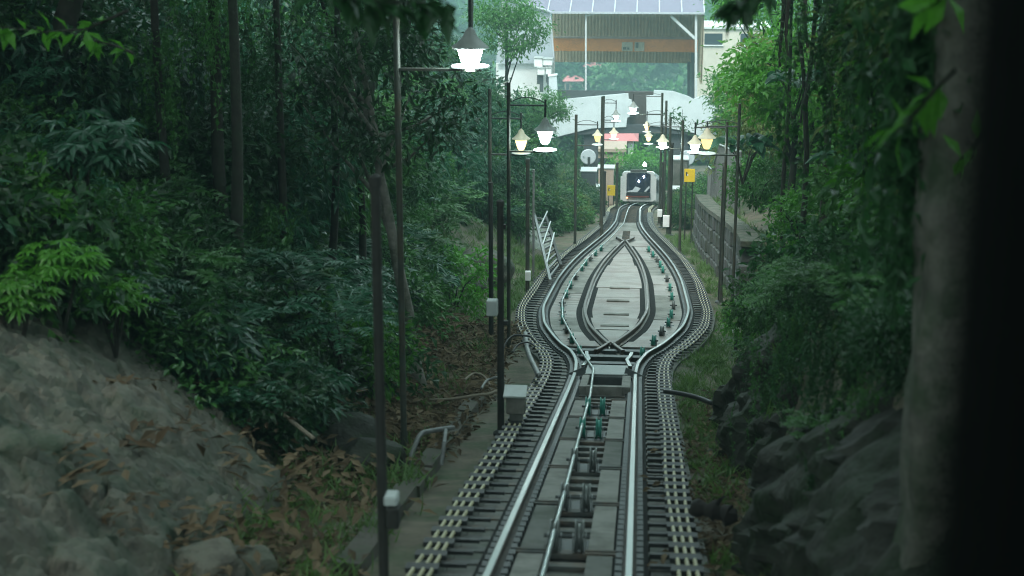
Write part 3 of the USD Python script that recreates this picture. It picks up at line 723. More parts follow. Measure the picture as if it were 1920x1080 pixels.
# upright white wall end beside the bridge, left
t = thing('white_wall_end', 'narrow white wall end standing above the left end of the bridge', 'wall', bp(1037, 190, 3))
plate([(1029, 143), (1043, 141), (1047, 196), (1029, 200)], .4, 'wall_panel', M['white_paint'], t, 3.0)
plate([(1027, 141.5), (1044.5, 139.5), (1044.5, 142), (1027, 144)], .5, 'coping', M['white_box'], t, 2.95)

# ------------------------------------------------------------------ station shed behind
DS = 135.0
YS = at(1180, 100, DS)[1]
def sp(px, py, dd=0.0):
    ray = at(px, py, DS) - EYE
    return EYE + ray * ((YS + dd - EYE[1]) / ray[1])
shed = thing('station_shed', 'open steel shed with purplish roof and ribbed cladding behind the bridge', 'shed', sp(1180, 182))
def quad(m, a, b, c, d, th):
    a, b, c, d = (np.asarray(q, float) for q in (a, b, c, d))
    n = np.cross(b - a, d - a); n /= np.linalg.norm(n)
    v = np.vstack([a, b, c, d, a - n * th, b - n * th, c - n * th, d - n * th])
    return m.add(v, [[0, 1, 2, 3], [7, 6, 5, 4], [0, 4, 5, 1], [1, 5, 6, 2], [2, 6, 7, 3], [3, 7, 4, 0]])
eL, eR = sp(985, 22.5), sp(1321, 24)
rL, rR = eL + np.array([0, 13, 2.6]), eR + np.array([0, 13, 2.6])
quad(MB(), eL, eR, rR, rL, .12).build('roof', M['roof'], shed)
nrm = np.array([0, -2.6, 13.0]); nrm /= np.linalg.norm(nrm)
for k in range(9):
    q = k / 8
    MB().bar(eL + (eR - eL) * q + nrm * .03, rL + (rR - rL) * q + nrm * .03, .09, .07, nrm).build('roof_seam', M['seam'], shed)
MB().bar(eL + (0, -.06, -.04), eR + (0, -.06, -.04), .12, .16).build('gutter', M['seam'], shed)
yb = 14.0
def ribbed(xa, xb, ztop, zbot, y, nm, mat, step=.30):
    n = int(abs(xb - xa) / step); m = MB()
    xsr = np.linspace(xa, xb, n * 4 + 1); off = np.tile([0, 0, .06, .06], n + 1)[:n * 4 + 1]
    v = np.vstack([np.stack([xsr, y - off, np.full_like(xsr, ztop)], 1), np.stack([xsr, y - off, np.full_like(xsr, zbot)], 1)])
    N = len(xsr)
    m.add(v, [[q, q + 1, N + q + 1, N + q] for q in range(N - 1)])
    m.add(v + (0, .12, 0), [[q, N + q, N + q + 1, q + 1] for q in range(N - 1)])
    return m.build(nm, mat, shed)
bl, brr = sp(1035, 116, yb), sp(1318, 116, yb)
ribbed(bl[0], brr[0], rL[2] - .2, bl[2], bl[1], 'rear_cladding', M['clad'])
# right gable wall cladding, seen from inside
ga, gb = sp(1317, 24, .4), sp(1318, 116, yb)
m = MB()
n = 44; yg = np.linspace(ga[1], gb[1] - .15, n * 2 + 1); xo = np.tile([0, .06], n + 1)[:n * 2 + 1]
zt = eL[2] - .2 + (yg - eL[1]) * .2; zb_ = np.full_like(yg, bl[2] - .1)
v = np.vstack([np.stack([eR[0] - .12 - xo, yg, zt], 1), np.stack([eR[0] - .12 - xo, yg, zb_], 1)]); N = len(yg)
m.add(v, [[q, q + 1, N + q + 1, N + q] for q in range(N - 1)]); m.add(v + (.12, 0, 0), [[q, N + q, N + q + 1, q + 1] for q in range(N - 1)])
m.build('gable_cladding', M['clad'], shed)
ca, cb = sp(1038, 84, 9), sp(1309, 84, 9)
hC = (sp(1100, 72, 9) - sp(1100, 96, 9))[2]
crane = thing('gantry_crane', 'orange gantry crane beam with pale boards under the shed roof', 'crane', (ca + cb) / 2)
MB().box((ca + cb) / 2, (cb[0] - ca[0], .5, hC)).build('beam', M['orange'], crane)
MB().box((ca + cb) / 2 + (0, -.28, hC / 2 + .08), (cb[0] - ca[0] - .1, .9, .1)).build('walkway_edge', M['tan_wall'], crane)
for (x0, x1) in ((1166, 1186), (1190, 1208)):
    a, b = sp(x0, 79, 8.6), sp(x1, 96, 8.6)
    MB().box((a + b) / 2, (b[0] - a[0], .05, a[2] - b[2])).build('load_board', M['pale_board'], crane)
for k, (x0, x1, y0, y1) in enumerate(((1168, 1174, 88, 93), (1176, 1180, 89, 93), (1192, 1197, 80, 90))):
    a, b = sp(x0, y0, 8.5), sp(x1, y1, 8.5)
    MB().box((a + b) / 2, (b[0] - a[0], .03, a[2] - b[2])).build('board_mark', M['grey_iron'], crane)
a, b = sp(1300, 72, 8.8), sp(1312, 97, 8.8)
MB().box((a + b) / 2, (b[0] - a[0], .9, a[2] - b[2])).build('end_carriage', M['orange'], crane)
def sbar(px0, py0, px1, py1, dd, w, nm, mat, par=shed):
    a, b = sp(px0, py0, dd), sp(px1, py1, dd)
    return MB().bar(a, b, w, w, (0, 1, 0)).build(nm, mat, par)
sbar(1098.5, 24, 1098.5, 300, .4, .14, 'column', M['shed_post'])
sbar(1098.5, 30, 1126, 24, .4, .10, 'brace', M['shed_post'])
sbar(1258, 30, 1303, 72, .5, .22, 'brace', M['shed_post'])
sbar(1305, 24, 1305, 300, .4, .2, 'column', M['shed_post'])
sbar(1292, 116, 1292, 300, 9, .3, 'column', M['pier_steel'])
sbar(1299, 100, 1299, 300, 6, .3, 'column', M['pier_steel'])
sbar(1038, 106, 1038, 300, yb - .5, .2, 'column', M['shed_post'])
# floor and podium
MB().box(((sp(1045, 175, .3)[0] + sp(1230, 175, .3)[0]) / 2, YS + .2, (sp(1100, 170, 0)[2] + sp(1100, 190, 0)[2]) / 2), (sp(1230, 175)[0] - sp(1045, 175)[0], .15, sp(1100, 170)[2] - sp(1100, 190)[2])).build('front_parapet', M['pier_steel'], shed)
# lean-to with pale sheeting on the left
lean = thing('side_annex', 'pale blue grey sheeted annex against the left side of the shed', 'annex', sp(1000, 105, -1))
plateS = lambda pix, th, nm, mat, par, dd: MB().prism(np.array([sp(x, y, dd) for x, y in pix])[:, [0, 2]], th, (0, YS + dd, 0), (1, 0, 0), (0, 0, 1), (0, 1, 0)).build(nm, mat, par)
plateS([(940, -6), (1031, 23), (1038, 108), (1038, 118), (930, 118)], .2, 'front_sheet', M['clad_pale'], lean, -.3)
MB().bar(sp(940, -7.5, -.5), sp(1032, 22, -.5), .35, .1).build('verge', M['seam'], lean)
MB().bar(sp(1031.5, 24, -.45), sp(1038.5, 107, -.45), .12, .12, (0, 1, 0)).build('corner_trim', M['seam'], lean)
q0, q1 = sp(930, 118, -.1), sp(1030, 182, -.1)
plateS([(930, 119), (1034, 119), (1034, 190), (930, 190)], 4, 'lower_wall', M['white_wall'], lean, 0.2)
# white tanks and boxes stacked by the annex
for k, (x0, y0, x1, y1, lab) in enumerate(((1002, 108, 1018, 125, 'upper white box stacked below the pale annex'), (1019, 110, 1036, 122, 'flat white box under the corner of the annex'), (1008, 127, 1022, 140, 'grey white box lower left below the annex'), (1024, 126, 1034, 139, 'small white box just above the white wall end'))):
    a, b = sp(x0, y0, -1.2 - .1 * k), sp(x1, y1, -1.2 - .1 * k)
    t = thing('storage_box', lab, 'box', (a + b) / 2)
    MB().box((a + b) / 2, (b[0] - a[0], .8, a[2] - b[2]), cham=.05).build('casing', M['white_box'], t)
    MB().box(((a + b)[0] / 2, (a + b)[1] / 2 - .03, a[2] + .03), (b[0] - a[0] + .06, .9, .06)).build('lid', M['box_grey'], t)
    MB().bar(((a + b)[0] / 2, (a + b)[1] / 2 + .3, b[2]), ((a + b)[0] / 2, (a + b)[1] / 2 + .3, b[2] - 1.5), .3, .3, (0, 1, 0)).build('stand', M['pier_steel'], t)

# ------------------------------------------------------------------ houses
def house(label, px, py, d, w, h, dep, wall, roof, rz=0.0, nwin=3, cat='house', rows=1, flat=False, extend=6.0):
    c = at(px, py, d)                                         # middle of the eaves, front
    t = thing('house', label, cat, (c[0], c[1], c[2] - h), rz)
    pt = lambda nm, m, mat: usdkit.mesh(stage, numbered(str(t.GetPath()) + '/' + nm), m.out(), mat).GetPrim()
    pt('wall', MB().box((0, dep / 2, (h - extend) / 2), (w, dep, h + extend)), M[wall])
    if flat:
        pt('roof', MB().box((0, dep / 2, h + .12), (w + .5, dep + .5, .24)), M[roof])
    else:
        m = MB(); rh = dep * .3
        pr = np.array([[-w / 2 - .4, -.5, h], [w / 2 + .4, -.5, h], [w / 2 + .4, dep + .5, h], [-w / 2 - .4, dep + .5, h], [-w / 2 + dep * .2, dep / 2, h + rh], [w / 2 - dep * .2, dep / 2, h + rh]])
        m.add(pr, [[0, 1, 5], [0, 5, 4], [1, 2, 5], [2, 3, 4], [2, 4, 5], [3, 0, 4], [0, 3, 2], [0, 2, 1]])
        pt('roof', m, M[roof])
    for r in range(rows):
        for k in range(nwin):
            x = -w / 2 + w * (k + .5) / nwin; z = h - 1.1 - r * 2.9
            fr = pt('window', MB().box((x, -.02, z), (w / nwin * .5, .10, 1.2)), M['window'])
            usdkit.mesh(stage, numbered(str(fr.GetPath()) + '/sill'), MB().box((x, -.09, z - .66), (w / nwin * .56, .2, .1)).out(), M['white_box'])
    return t

house('pink roofed house seen under the bridge left of the trees', 1148, 262, 122, 3.2, 3, 4, 'white_wall', 'pink_roof', 0, 2)
house('tan walled building under the bridge behind the left pier', 1135, 284, 118, 2.6, 4, 3, 'tan_wall', 'tan_wall', 0, 1, flat=True)
house('cream walled block right of the shed, behind the bright tree', 1372, 54, 170, 7.6, 9, 6, 'cream_wall', 'white_wall', 0, 2, 'building', 1, True)
house('red roofed house in the trees seen through the open shed', 1117, 124, 318, 4.4, 3, 4, 'white_wall', 'pink_roof', .2, 4, rows=2)
house('small pale house low in the trees seen through the shed', 1192, 150, 312, 3.5, 2.5, 3, 'white_wall', 'white_wall', -.3, 3, rows=2)
house('pink house left of the column in the shed opening', 1076, 152, 312, 3.6, 3, 3, 'tan_wall', 'pink_roof', .1, 3)
house('pale pink roofed house high at the right of the shed', 1385, 26, 420, 13, 7, 9, 'white_wall', 'pink_roof', .1, 4, rows=2)
house('white house beside the pink roof, high at the right', 1345, 40, 430, 10, 7, 8, 'white_wall', 'white_wall', -.1, 3, rows=2, flat=True)
house('white house glimpsed at the right end of the shed opening', 1278, 138, 316, 3.0, 2.5, 3, 'white_wall', 'white_wall', .3, 2)

# ------------------------------------------------------------------ signs, fence, wall and odds and ends at the right
def sign(label, px, py, d, w_px, h_px, foot_py, group=None):
    c = at(px, py, d); k = d / F_PX
    z0 = float(height(c[0], c[1])) - .1
    t = thing('yellow_sign', label, 'sign', (c[0], c[1], z0), 0, group)
    MB().box(c, (w_px * k, .03, h_px * k), cham=.008).build('panel', M['yellow'], t)
    for s in (-1, 1):
        MB().tube([(c[0] + s * w_px * k * .3, c[1] + .04, z0), (c[0] + s * w_px * k * .3, c[1] + .04, c[2] + h_px * k * .45)], .025, 6).build('leg', M['utility_post'], t)
    MB().box(c + (-w_px * k * .28, -.021, h_px * k * .12), (w_px * k * .14, .008, h_px * k * .28)).build('symbol', M['sign_dark'], t)
    MB().box(c + (-w_px * k * .20, -.021, h_px * k * .05), (w_px * k * .12, .006, h_px * k * .14)).build('symbol', M['white_box'], t)
sign('square yellow sign on the right in front of the wire fence', 1293, 329, 58, 20, 25, 420)
sign('yellow panel half hidden by dark plants left of the cabin', 1146, 357, 82, 15, 20, 380)

# stone retaining wall at the right: courses of separate stones
wall = thing('retaining_wall', 'dark stone retaining wall along the right of the passing loop', 'wall', (2.7, 48, float(height(2.4, 48))))
for k, y in enumerate(np.arange(37.6, 58.0, .92)):
    for c in range(4):
        yy_ = y + (.46 if c % 2 else 0) + rng.normal() * .03
        hgt = .41; ln = .86 + rng.normal() * .03
        x = float(_xr(yy_)) + .12 + rng.normal() * .015 + c * .03; z = float(zr(yy_)) - .3 + c * .425 + .2
        sl_ = (float(zr(yy_ + .3)) - float(zr(yy_ - .3))) / .6
        R = np.array([[1, 0, 0], [0, 1 / math.hypot(1, sl_), -sl_ / math.hypot(1, sl_)], [0, sl_ / math.hypot(1, sl_), 1 / math.hypot(1, sl_)]])
        MB().box((x, yy_, z), (.34, ln, hgt), R, .03).build('stone', M['wall_stone'], wall)
ycp = np.linspace(37.4, 58.3, 30)
MB().sweep(np.stack([_xr(ycp) + .28, ycp, zr(ycp) + 1.47], 1), np.array([(-.26, -.08), (.26, -.08), (.26, .06), (-.26, .06)])).build('coping', M['mossy_concrete'], wall)

fence = thing('wire_fence', 'grey wire mesh fence with pale top rail above the retaining wall', 'fence', (4, 60, float(height(4, 60))))
fp = [(3.5, 48.0), (3.4, 52.5), (3.3, 57), (3.25, 61.5), (3.3, 66)]
FH = 2.0
fz = [float(height(x, y)) for x, y in fp]
for (x, y), z in zip(fp, fz):
    MB().tube([(x, y, z - .2), (x, y, z + FH)], .035, 8).build('post', M['grey_pipe'], fence)
for (a, za), (b, zb2) in zip(zip(fp[:-1], fz[:-1]), zip(fp[1:], fz[1:])):
    MB().tube([(*a, za + FH), (*b, zb2 + FH)], .03, 6).build('top_rail', M['galv'], fence)
    wires = MB()
    A0, B0 = np.array([*a, za + .1]), np.array([*b, zb2 + .1]); Ln = np.linalg.norm(B0 - A0); n = int(Ln / .16)
    for q in range(-12, n):
        t0, t1 = max(q, 0) / n, min(q + 12, n) / n
        h0, h1 = (max(q, 0) - q) / 12 * (FH - .15), (min(q + 12, n) - q) / 12 * (FH - .15)
        wires.tube([A0 + (B0 - A0) * t0 + (0, 0, h0), A0 + (B0 - A0) * t1 + (0, 0, h1)], .006, 3, False)
        wires.tube([A0 + (B0 - A0) * t0 + (.01, 0, FH - .15 - h0), A0 + (B0 - A0) * t1 + (.01, 0, FH - .15 - h1)], .006, 3, False)
    tag(wires.build('mesh_panel', M['grey_pipe'], fence), kind='stuff')

def cabinet(label, px0, py0, px1, py1, d, mat, dep=.8):
    a, b = at(px0, py0, d), at(px1, py1, d); c_ = (a + b) / 2
    z0 = min(b[2], float(height(c_[0], a[1]))) - .1
    t = thing('equipment_cabinet', label, 'cabinet', (c_[0], a[1], z0))
    w = b[0] - a[0]
    MB().box((c_[0], a[1] + dep / 2, (a[2] + z0) / 2), (w, dep, a[2] - z0), cham=.03).build('housing', M[mat], t)
    MB().box((c_[0], a[1] + dep / 2, a[2] + .03), (w + .12, dep + .12, .06)).build('lid', M['box_grey'], t)
    for s in (-1, 1):
        MB().box((c_[0] + s * w * .245, a[1] - .012, (a[2] + z0) / 2 + .05), (w * .46, .03, (a[2] - z0) * .8)).build('door', M[mat], t)
cabinet('dark grey equipment hut at the left pier of the bridge', 1090, 322, 1116, 385, 94, 'pier_steel', 1.2)
cabinet('pale grey cabinet in front of the dark hut, left of the cabin', 1118, 352, 1131, 376, 92, 'box_grey')
cabinet('brown grey cabinet higher up behind the left yellow panel', 1122, 316, 1150, 350, 98, 'tan_wall', 1.0)
cabinet('tall grey cabinet at the foot of the right bridge pier', 1262, 300, 1288, 380, 92, 'concrete_dark', 1.2)
cabinet('small pale cabinet below the right yellow sign', 1263, 356, 1278, 378, 84, 'box_grey')
# steel gangway frame lying on the slope at the left of the loop
gw = thing('steel_gangway', 'tilted grey steel ladder frame lying by the far left cables', 'gangway', at(1022, 500, 47))
A = [at(1002, 402, 55), at(1032, 528, 42)]; B = [at(1024, 408, 55), at(1052, 500, 43)]
MB().bar(A[0], A[1], .07, .12).build('stringer', M['grey_pipe'], gw); MB().bar(B[0], B[1], .07, .12).build('stringer', M['utility_post'], gw)
for q in np.linspace(.06, .95, 11):
    MB().bar(A[0] + (A[1] - A[0]) * q, B[0] + (B[1] - B[0]) * q, .05, .05).build('rung', M['grey_pipe'], gw)
for q in (.3, .55, .8):
    a_, b_ = A[0] + (A[1] - A[0]) * q, B[0] + (B[1] - B[0]) * (q - .2)
    MB().bar(a_ + (0, 0, .02), b_ + (0, 0, .35), .035, .035).build('brace', M['galv'], gw)

# equipment box on a stand by the signal post
c = at(968, 748, 20.2)
jb = thing('junction_box', 'light grey junction box with sloping lid beside the stout black post', 'junction box', (c[0], c[1], float(height(c[0], c[1]))))
MB().box((c[0], c[1], c[2] - .04), (.24, .22, .26), cham=.012).build('housing', M['concrete'], jb)
MB().box((c[0] - .01, c[1] - .02, c[2] + .105), (.29, .28, .03), np.array([[1, 0, 0], [0, .97, -.24], [0, .24, .97]]), .006).build('lid', M['box_grey'], jb)
MB().box((c[0], c[1], (c[2] - .16 + float(height(c[0], c[1]))) / 2), (.16, .16, max(.05, c[2] - .16 - float(height(c[0], c[1])) + .1))).build('plinth', M['concrete_dark'], jb)

def run_tube(name, label, cat, pix, r, mat, group=None, part='tube', lift=0.02):
    """A pipe or cable lying where its pixels meet the ground at the given depths."""
    P = []
    for px, py, d in pix:
        q = at(px, py, d); P.append(q)
    P = np.array(P); n = len(P); s = np.linspace(0, n - 1, n * 6)
    Q = np.stack([Pchip(np.arange(n), P[:, k])(s) for k in range(3)], 1)
    Q[:, 2] = np.maximum(Q[:, 2], height(Q[:, 0], Q[:, 1]) + lift)
    t = thing(name, label, cat, Q[0], 0, group)
    MB().tube(Q, r, 7).build(part, M[mat], t, smooth=True)
    return t
hr = run_tube('bent_handrail', 'bent pale pipe handrail in the dead leaves behind the utility post', 'handrail', [(764, 884, 17.3), (776, 842, 17.3), (792, 812, 17.4), (820, 806, 17.6), (850, 802, 17.9)], .028, 'grey_pipe')
MB().tube([at(828, 872, 17.2), at(833, 830, 17.2), at(836, 806, 17.6)], .022, 7).build('brace', M['grey_pipe'], hr)
run_tube('drain_pipe', 'dark pipe running from the right cables to the rock face', 'pipe', [(1246, 734, 22.6), (1275, 738, 22.4), (1302, 744, 22.2), (1335, 756, 21.8)], .035, 'black')
run_tube('looped_cable', 'black cable looping over the ground left of the rails', 'cable', [(941, 668, 28), (950, 640, 28.3), (968, 628, 28.5), (990, 630, 28.5), (1003, 640, 28.2)], .018, 'black')
run_tube('looped_cable', 'lower black cable curling under the first loop left of the rails', 'cable', [(962, 660, 27.5), (972, 646, 27.8), (990, 642, 28), (1003, 650, 27.8)], .016, 'black')
run_tube('water_pipe', 'grey pipe curving beside the left cables at the loop entry', 'pipe', [(985, 625, 29.8), (990, 660, 27.3), (1003, 690, 25.5), (1010, 705, 24.6)], .045, 'grey_pipe')
run_tube('fallen_branch', 'pale arched dead branch on the leaf litter', 'branch', [(872, 712, 24.2), (890, 700, 24.6), (905, 704, 24.4), (918, 722, 23.8)], .018, 'twig')
run_tube('fallen_branch', 'grey curved branch close to the stout black post', 'branch', [(903, 728, 23.6), (916, 712, 24), (930, 708, 24), (945, 716, 23.8)], .02, 'grey_pipe')
run_tube('fallen_branch', 'long thin branch lying along the edge of the path', 'branch', [(806, 750, 22.6), (850, 748, 22.5), (905, 740, 22.5), (942, 728, 22.8)], .022, 'twig')
run_tube('fallen_branch', 'straight stick lying on the left slope', 'branch', [(520, 768, 16.4), (550, 792, 16.2), (588, 822, 15.9)], .022, 'twig')
lp = [at(1302, 952, 13.7), at(1340, 958, 13.6), at(1380, 966, 13.5)]
lg = thing('fallen_log', 'short black log lying at the foot of the right rock face', 'log', lp[0])
lq = np.linspace(0, 1, 14)[:, None]; lc = lp[0] * (1 - lq) + lp[2] * lq + rng.normal(0, .006, (14, 3))
lv, lf = MB().tube(lc, .07 + .018 * np.sin(np.arange(14) * 1.3), 10).out()
MB().add(lv + (meshkit.fbm(lv * 14, 3, 8) - .5)[:, None] * .05, lf).build('trunk', M['wood'], lg, smooth=40)
MB().tube([lc[6], lc[6] + (.05, -.05, .13), lc[6] + (.09, -.08, .17)], (.022, .016, .008), 6).build('stub', M['wood'], lg)
# old kerb beside the left cables, in separate lengths
kerb = thing('concrete_kerb', 'worn brown concrete kerb between the left cables and the leaf litter', 'kerb', (-1.6, 16, float(zr(16))))
for k, y in enumerate(np.arange(11.0, 22.0, 1.22)):
    yk = np.linspace(y, y + 1.17, 4); xo = -1.62 - .012 * (k % 3) - .02 * (yk - 11)
    MB().sweep(np.stack([xo, yk, zr(yk) - .12 - .02 * (k % 2)], 1), np.array([(-.11, -.28), (.11, -.28), (.10, 0), (-.10, .015)])).build('kerb_length', M['kerb'], kerb)

# pale concrete column at the near right, and the cab's window pillar
c = at(1766, 800, 8.2); zg = float(height(c[0], c[1]))
col = thing('concrete_column', 'mossy grey concrete column close by at the far right', 'column', (c[0], c[1], zg))
vv, ff = [], []
n = 60; hz = np.linspace(zg - 1.2, zg + 4.6, n)
ring_ = np.array([(-1, -.8), (-.8, -1), (0, -1.02), (.8, -1), (1, -.8), (1.02, 0), (1, .8), (.8, 1), (-.8, 1), (-1, .8)]) * .172
V = np.stack([c[0] + ring_[None, :, 0] + 0 * hz[:, None], c[1] + ring_[None, :, 1] + 0 * hz[:, None], hz[:, None] + 0 * ring_[None, :, 0]], -1)
V[..., :2] += ((meshkit.fbm(V * 3.0, 5, 5) - .5) * .14)[..., None]
i, j = np.meshgrid(np.arange(n - 1), np.arange(10), indexing='ij')
MB().add(V.reshape(-1, 3), np.stack([i * 10 + j, i * 10 + (j + 1) % 10, (i + 1) * 10 + (j + 1) % 10, (i + 1) * 10 + j], -1).reshape(-1, 4)).build('shaft', M['mossy_concrete'], col, smooth=30)
MB().box((c[0], c[1], zg + 4.65), (.46, .46, .12), cham=.02).build('column_head', M['mossy_concrete'], col)
pc = at(1985, 540, 0.62)
pil = thing('cab_window_pillar', 'black window pillar of the viewing cab, out of focus at the right edge', 'window pillar', (pc[0], pc[1], -1.6))
pw = .115
MB().box((pc[0] + pw / 2 - .026, pc[1] + .05, -.35), (pw, .12, 2.3), cham=.02).build('pillar', M['cab_black'], pil)
MB().tube([(pc[0] - .024, pc[1] - .03, -1.5), (pc[0] - .024, pc[1] - .03, .8)], .012, 8).build('rubber_seal', M['cab_black'], pil)

# ------------------------------------------------------------------ leaves and plants
def leaves(P, D, L, W, rg, droop=0.15, fold=0.25, tip=0.5):
    """Folded leaf blades: base P, direction D, length L, width W; four triangles each."""
    n = len(P)
    D = D / np.linalg.norm(D, axis=1)[:, None]
    up = np.tile([0, 0, 1.0], (n, 1)) + rg.normal(0, .45, (n, 3))
    S = np.cross(D, up); S /= np.maximum(np.linalg.norm(S, axis=1)[:, None], 1e-6)
    U = np.cross(S, D)
    L = np.broadcast_to(L, (n,))[:, None]; W = np.broadcast_to(W, (n,))[:, None]
    mid = P + D * L * tip - U * L * droop * .2
    a = mid + S * W / 2 + U * W * fold; b = mid - S * W / 2 + U * W * fold
    t = P + D * L - U * L * droop
    v = np.stack([P, a, t, b, mid], 1).reshape(-1, 3)
    o = (np.arange(n) * 5)[:, None]
    f = np.concatenate([o + [[0, 1, 4]], o + [[4, 1, 2]], o + [[0, 4, 3]], o + [[3, 4, 2]]])
    return v, f


def unit(n, rg):
    d = rg.normal(size=(n, 3)); return d / np.linalg.norm(d, axis=1)[:, None]


def crown(rg, rad, nclump, per, L, W, clump=0.3, flat=0.8, droop=.3, hollow=.45, updir=.2):
    """Leaves in uneven clumps through an ellipsoid."""
    c = unit(nclump, rg) * (hollow + (1 - hollow) * rg.random((nclump, 1)) ** .6) * rad * (1, 1, flat)
    c *= 0.75 + .5 * meshkit.noise(c / rad * 2 + 9, int(rg.integers(99)))[:, None]
    P = np.repeat(c, per, 0); o = rg.normal(0, clump * rad * .45, P.shape) * (1, 1, .7)
    P = P + o
    D = P / rad * .6 + o / (clump * rad) * .5 + rg.normal(0, .55, P.shape) + (0, 0, updir - droop)
    s = .6 + .8 * rg.random(len(P))
    return leaves(P, D, L * s, W * s, rg, droop=.25)


def fronds(rg, n, length, pairs, ll, lw, spread=.6, up=.6):
    """Feathery compound leaves rising and arching from the middle."""
    V, F, o = [], [], 0
    for k in range(n):
        a = rg.random() * 2 * np.pi; el = up + rg.normal() * .25
        d = np.array([math.cos(a), math.sin(a), el]); d /= np.linalg.norm(d)
        base = np.array([math.cos(a), math.sin(a), 0]) * rg.random() * spread + (0, 0, rg.random() * .9 * spread)
        Ln = length * (.6 + .6 * rg.random()); q = np.linspace(.15, 1, pairs)
        pts = base + d * (q * Ln)[:, None] + np.array([0, 0, -.42 * Ln]) * (q ** 2)[:, None]
        side = np.cross(d, (0, 0, 1)); side /= np.linalg.norm(side)
        for s in (-1, 1):
            D = s * side * .9 + d * .55 + (0, 0, -.15)
            v, f = leaves(pts, np.tile(D, (pairs, 1)) + rg.normal(0, .1, (pairs, 3)), ll * (1.1 - .7 * np.abs(q - .45)), lw, rg, .2, .15)
            V.append(v); F.append(f + o); o += len(v)
        m = MB().tube(np.vstack([base, pts]), np.linspace(.008, .002, pairs + 1) * (1 + length), 3, False)
        v, f = m.out(); V.append(v); F.append(f + o); o += len(v)
    return np.vstack(V), np.vstack(F)


def palmate(rg, n, rad, fl, fw, fingers=7):
    """Leaves of long fingers spread like a hand."""
    V, F, o = [], [], 0
    for k in range(n):
        d = unit(1, rg)[0]; d[2] = abs(d[2]) * .7 + .15
        c = d * rad * (.45 + .55 * rg.random())
        a0 = math.atan2(d[1], d[0]); ang = a0 + np.linspace(-1.9, 1.9, fingers) + rg.normal(0, .06, fingers)
        tilt = rg.normal(-.25, .2)
        D = np.stack([np.cos(ang), np.sin(ang), tilt * np.cos(ang - a0) + rg.normal(0, .05, fingers)], 1)
        v, f = leaves(np.tile(c, (fingers, 1)), D, fl * (1 - .28 * np.abs(np.linspace(-1, 1, fingers))) * (.7 + .5 * rg.random()), fw, rg, .3, .12, .55)
        V.append(v); F.append(f + o); o += len(v)
        v, f = MB().tube([c * .15, c * .7 + (0, 0, .05), c], .006, 3, False).out(); V.append(v); F.append(f + o); o += len(v)
    return np.vstack(V), np.vstack(F)


def paddle(rg, n, length, width, up=.9):
    """Broad arching blades, each a bent strip with wavy edges."""
    m = MB()
    for k in range(n):
        a = rg.random() * 2 * np.pi; el = up * (.5 + .8 * rg.random()); Ln = length * (.6 + .5 * rg.random()); w = width * (.7 + .5 * rg.random())
        d = np.array([math.cos(a), math.sin(a), el]); d /= np.linalg.norm(d)
        q = np.linspace(0, 1, 9)
        pts = d * (q * Ln * 1.3)[:, None] + np.array([0, 0, -.6 * Ln]) * (q ** 2.4)[:, None]
        side = np.cross(d, (0, 0, 1)); side /= np.linalg.norm(side)
        ww = w * np.where(q < .3, .04, np.sin(np.pi * np.clip((q - .27) / .74, 0, 1)) ** .7)
        lf = pts + side * ww[:, None] / 2 + np.array([0, 0, 1]) * (ww * .22)[:, None] + rg.normal(0, .008, pts.shape)
        rt = pts - side * ww[:, None] / 2 + np.array([0, 0, 1]) * (ww * .22)[:, None] + rg.normal(0, .008, pts.shape)
        v = np.stack([lf, pts, rt], 1).reshape(-1, 3); f = []
        for j in range(8):
            f += [[3 * j, 3 * j + 1, 3 * j + 4, 3 * j + 3], [3 * j + 1, 3 * j + 2, 3 * j + 5, 3 * j + 4]]
        m.add(v, f)
    return m.out()


def curtain(rg, n, length, L, W, spread=1.0):
    """Hanging creeper strands with leaves."""
    V, F, o = [], [], 0
    for k in range(n):
        x, y = rg.normal(0, spread * .4, 2); ln = length * (.4 + .7 * rg.random()); m = int(ln / .07)
        z = -np.linspace(0, ln, m)
        pts = np.stack([x + .06 * np.sin(z * 5 + k) + .1 * z * rg.normal(0, .4), y + .06 * np.cos(z * 4 + k), z], 1)
        P = np.repeat(pts, 2, 0) + rg.normal(0, .03, (2 * m, 3))
        D = rg.normal(0, .8, P.shape) + (0, 0, -.55)
        v, f = leaves(P, D, L * (.5 + .8 * rg.random(len(P))), W * (.5 + .8 * rg.random(len(P))), rg)
        V.append(v); F.append(f + o); o += len(v)
        v, f = MB().tube(pts, .006, 3, False).out(); V.append(v); F.append(f + o); o += len(v)
    return np.vstack(V), np.vstack(F)


def tuft(rg, n, h, w):
    P = np.stack([rg.normal(0, .07, n), rg.normal(0, .07, n), np.zeros(n)], 1)
    D = rg.normal(0, .45, (n, 3)) + (0, 0, 1); D[:, 2] = np.abs(D[:, 2])
    return leaves(P, D, h * (.5 + .8 * rg.random(n)), w, rg, .45, .1)


UsdGeom.Scope.Define(stage, '/World/Looks')
PROTO = {}
stage.CreateClassPrim('/PlantKinds')


def proto(key, vf, mat):
    p = f'/PlantKinds/{key}'
    usdkit.mesh(stage, p, vf, mat)
    PROTO[key] = vf


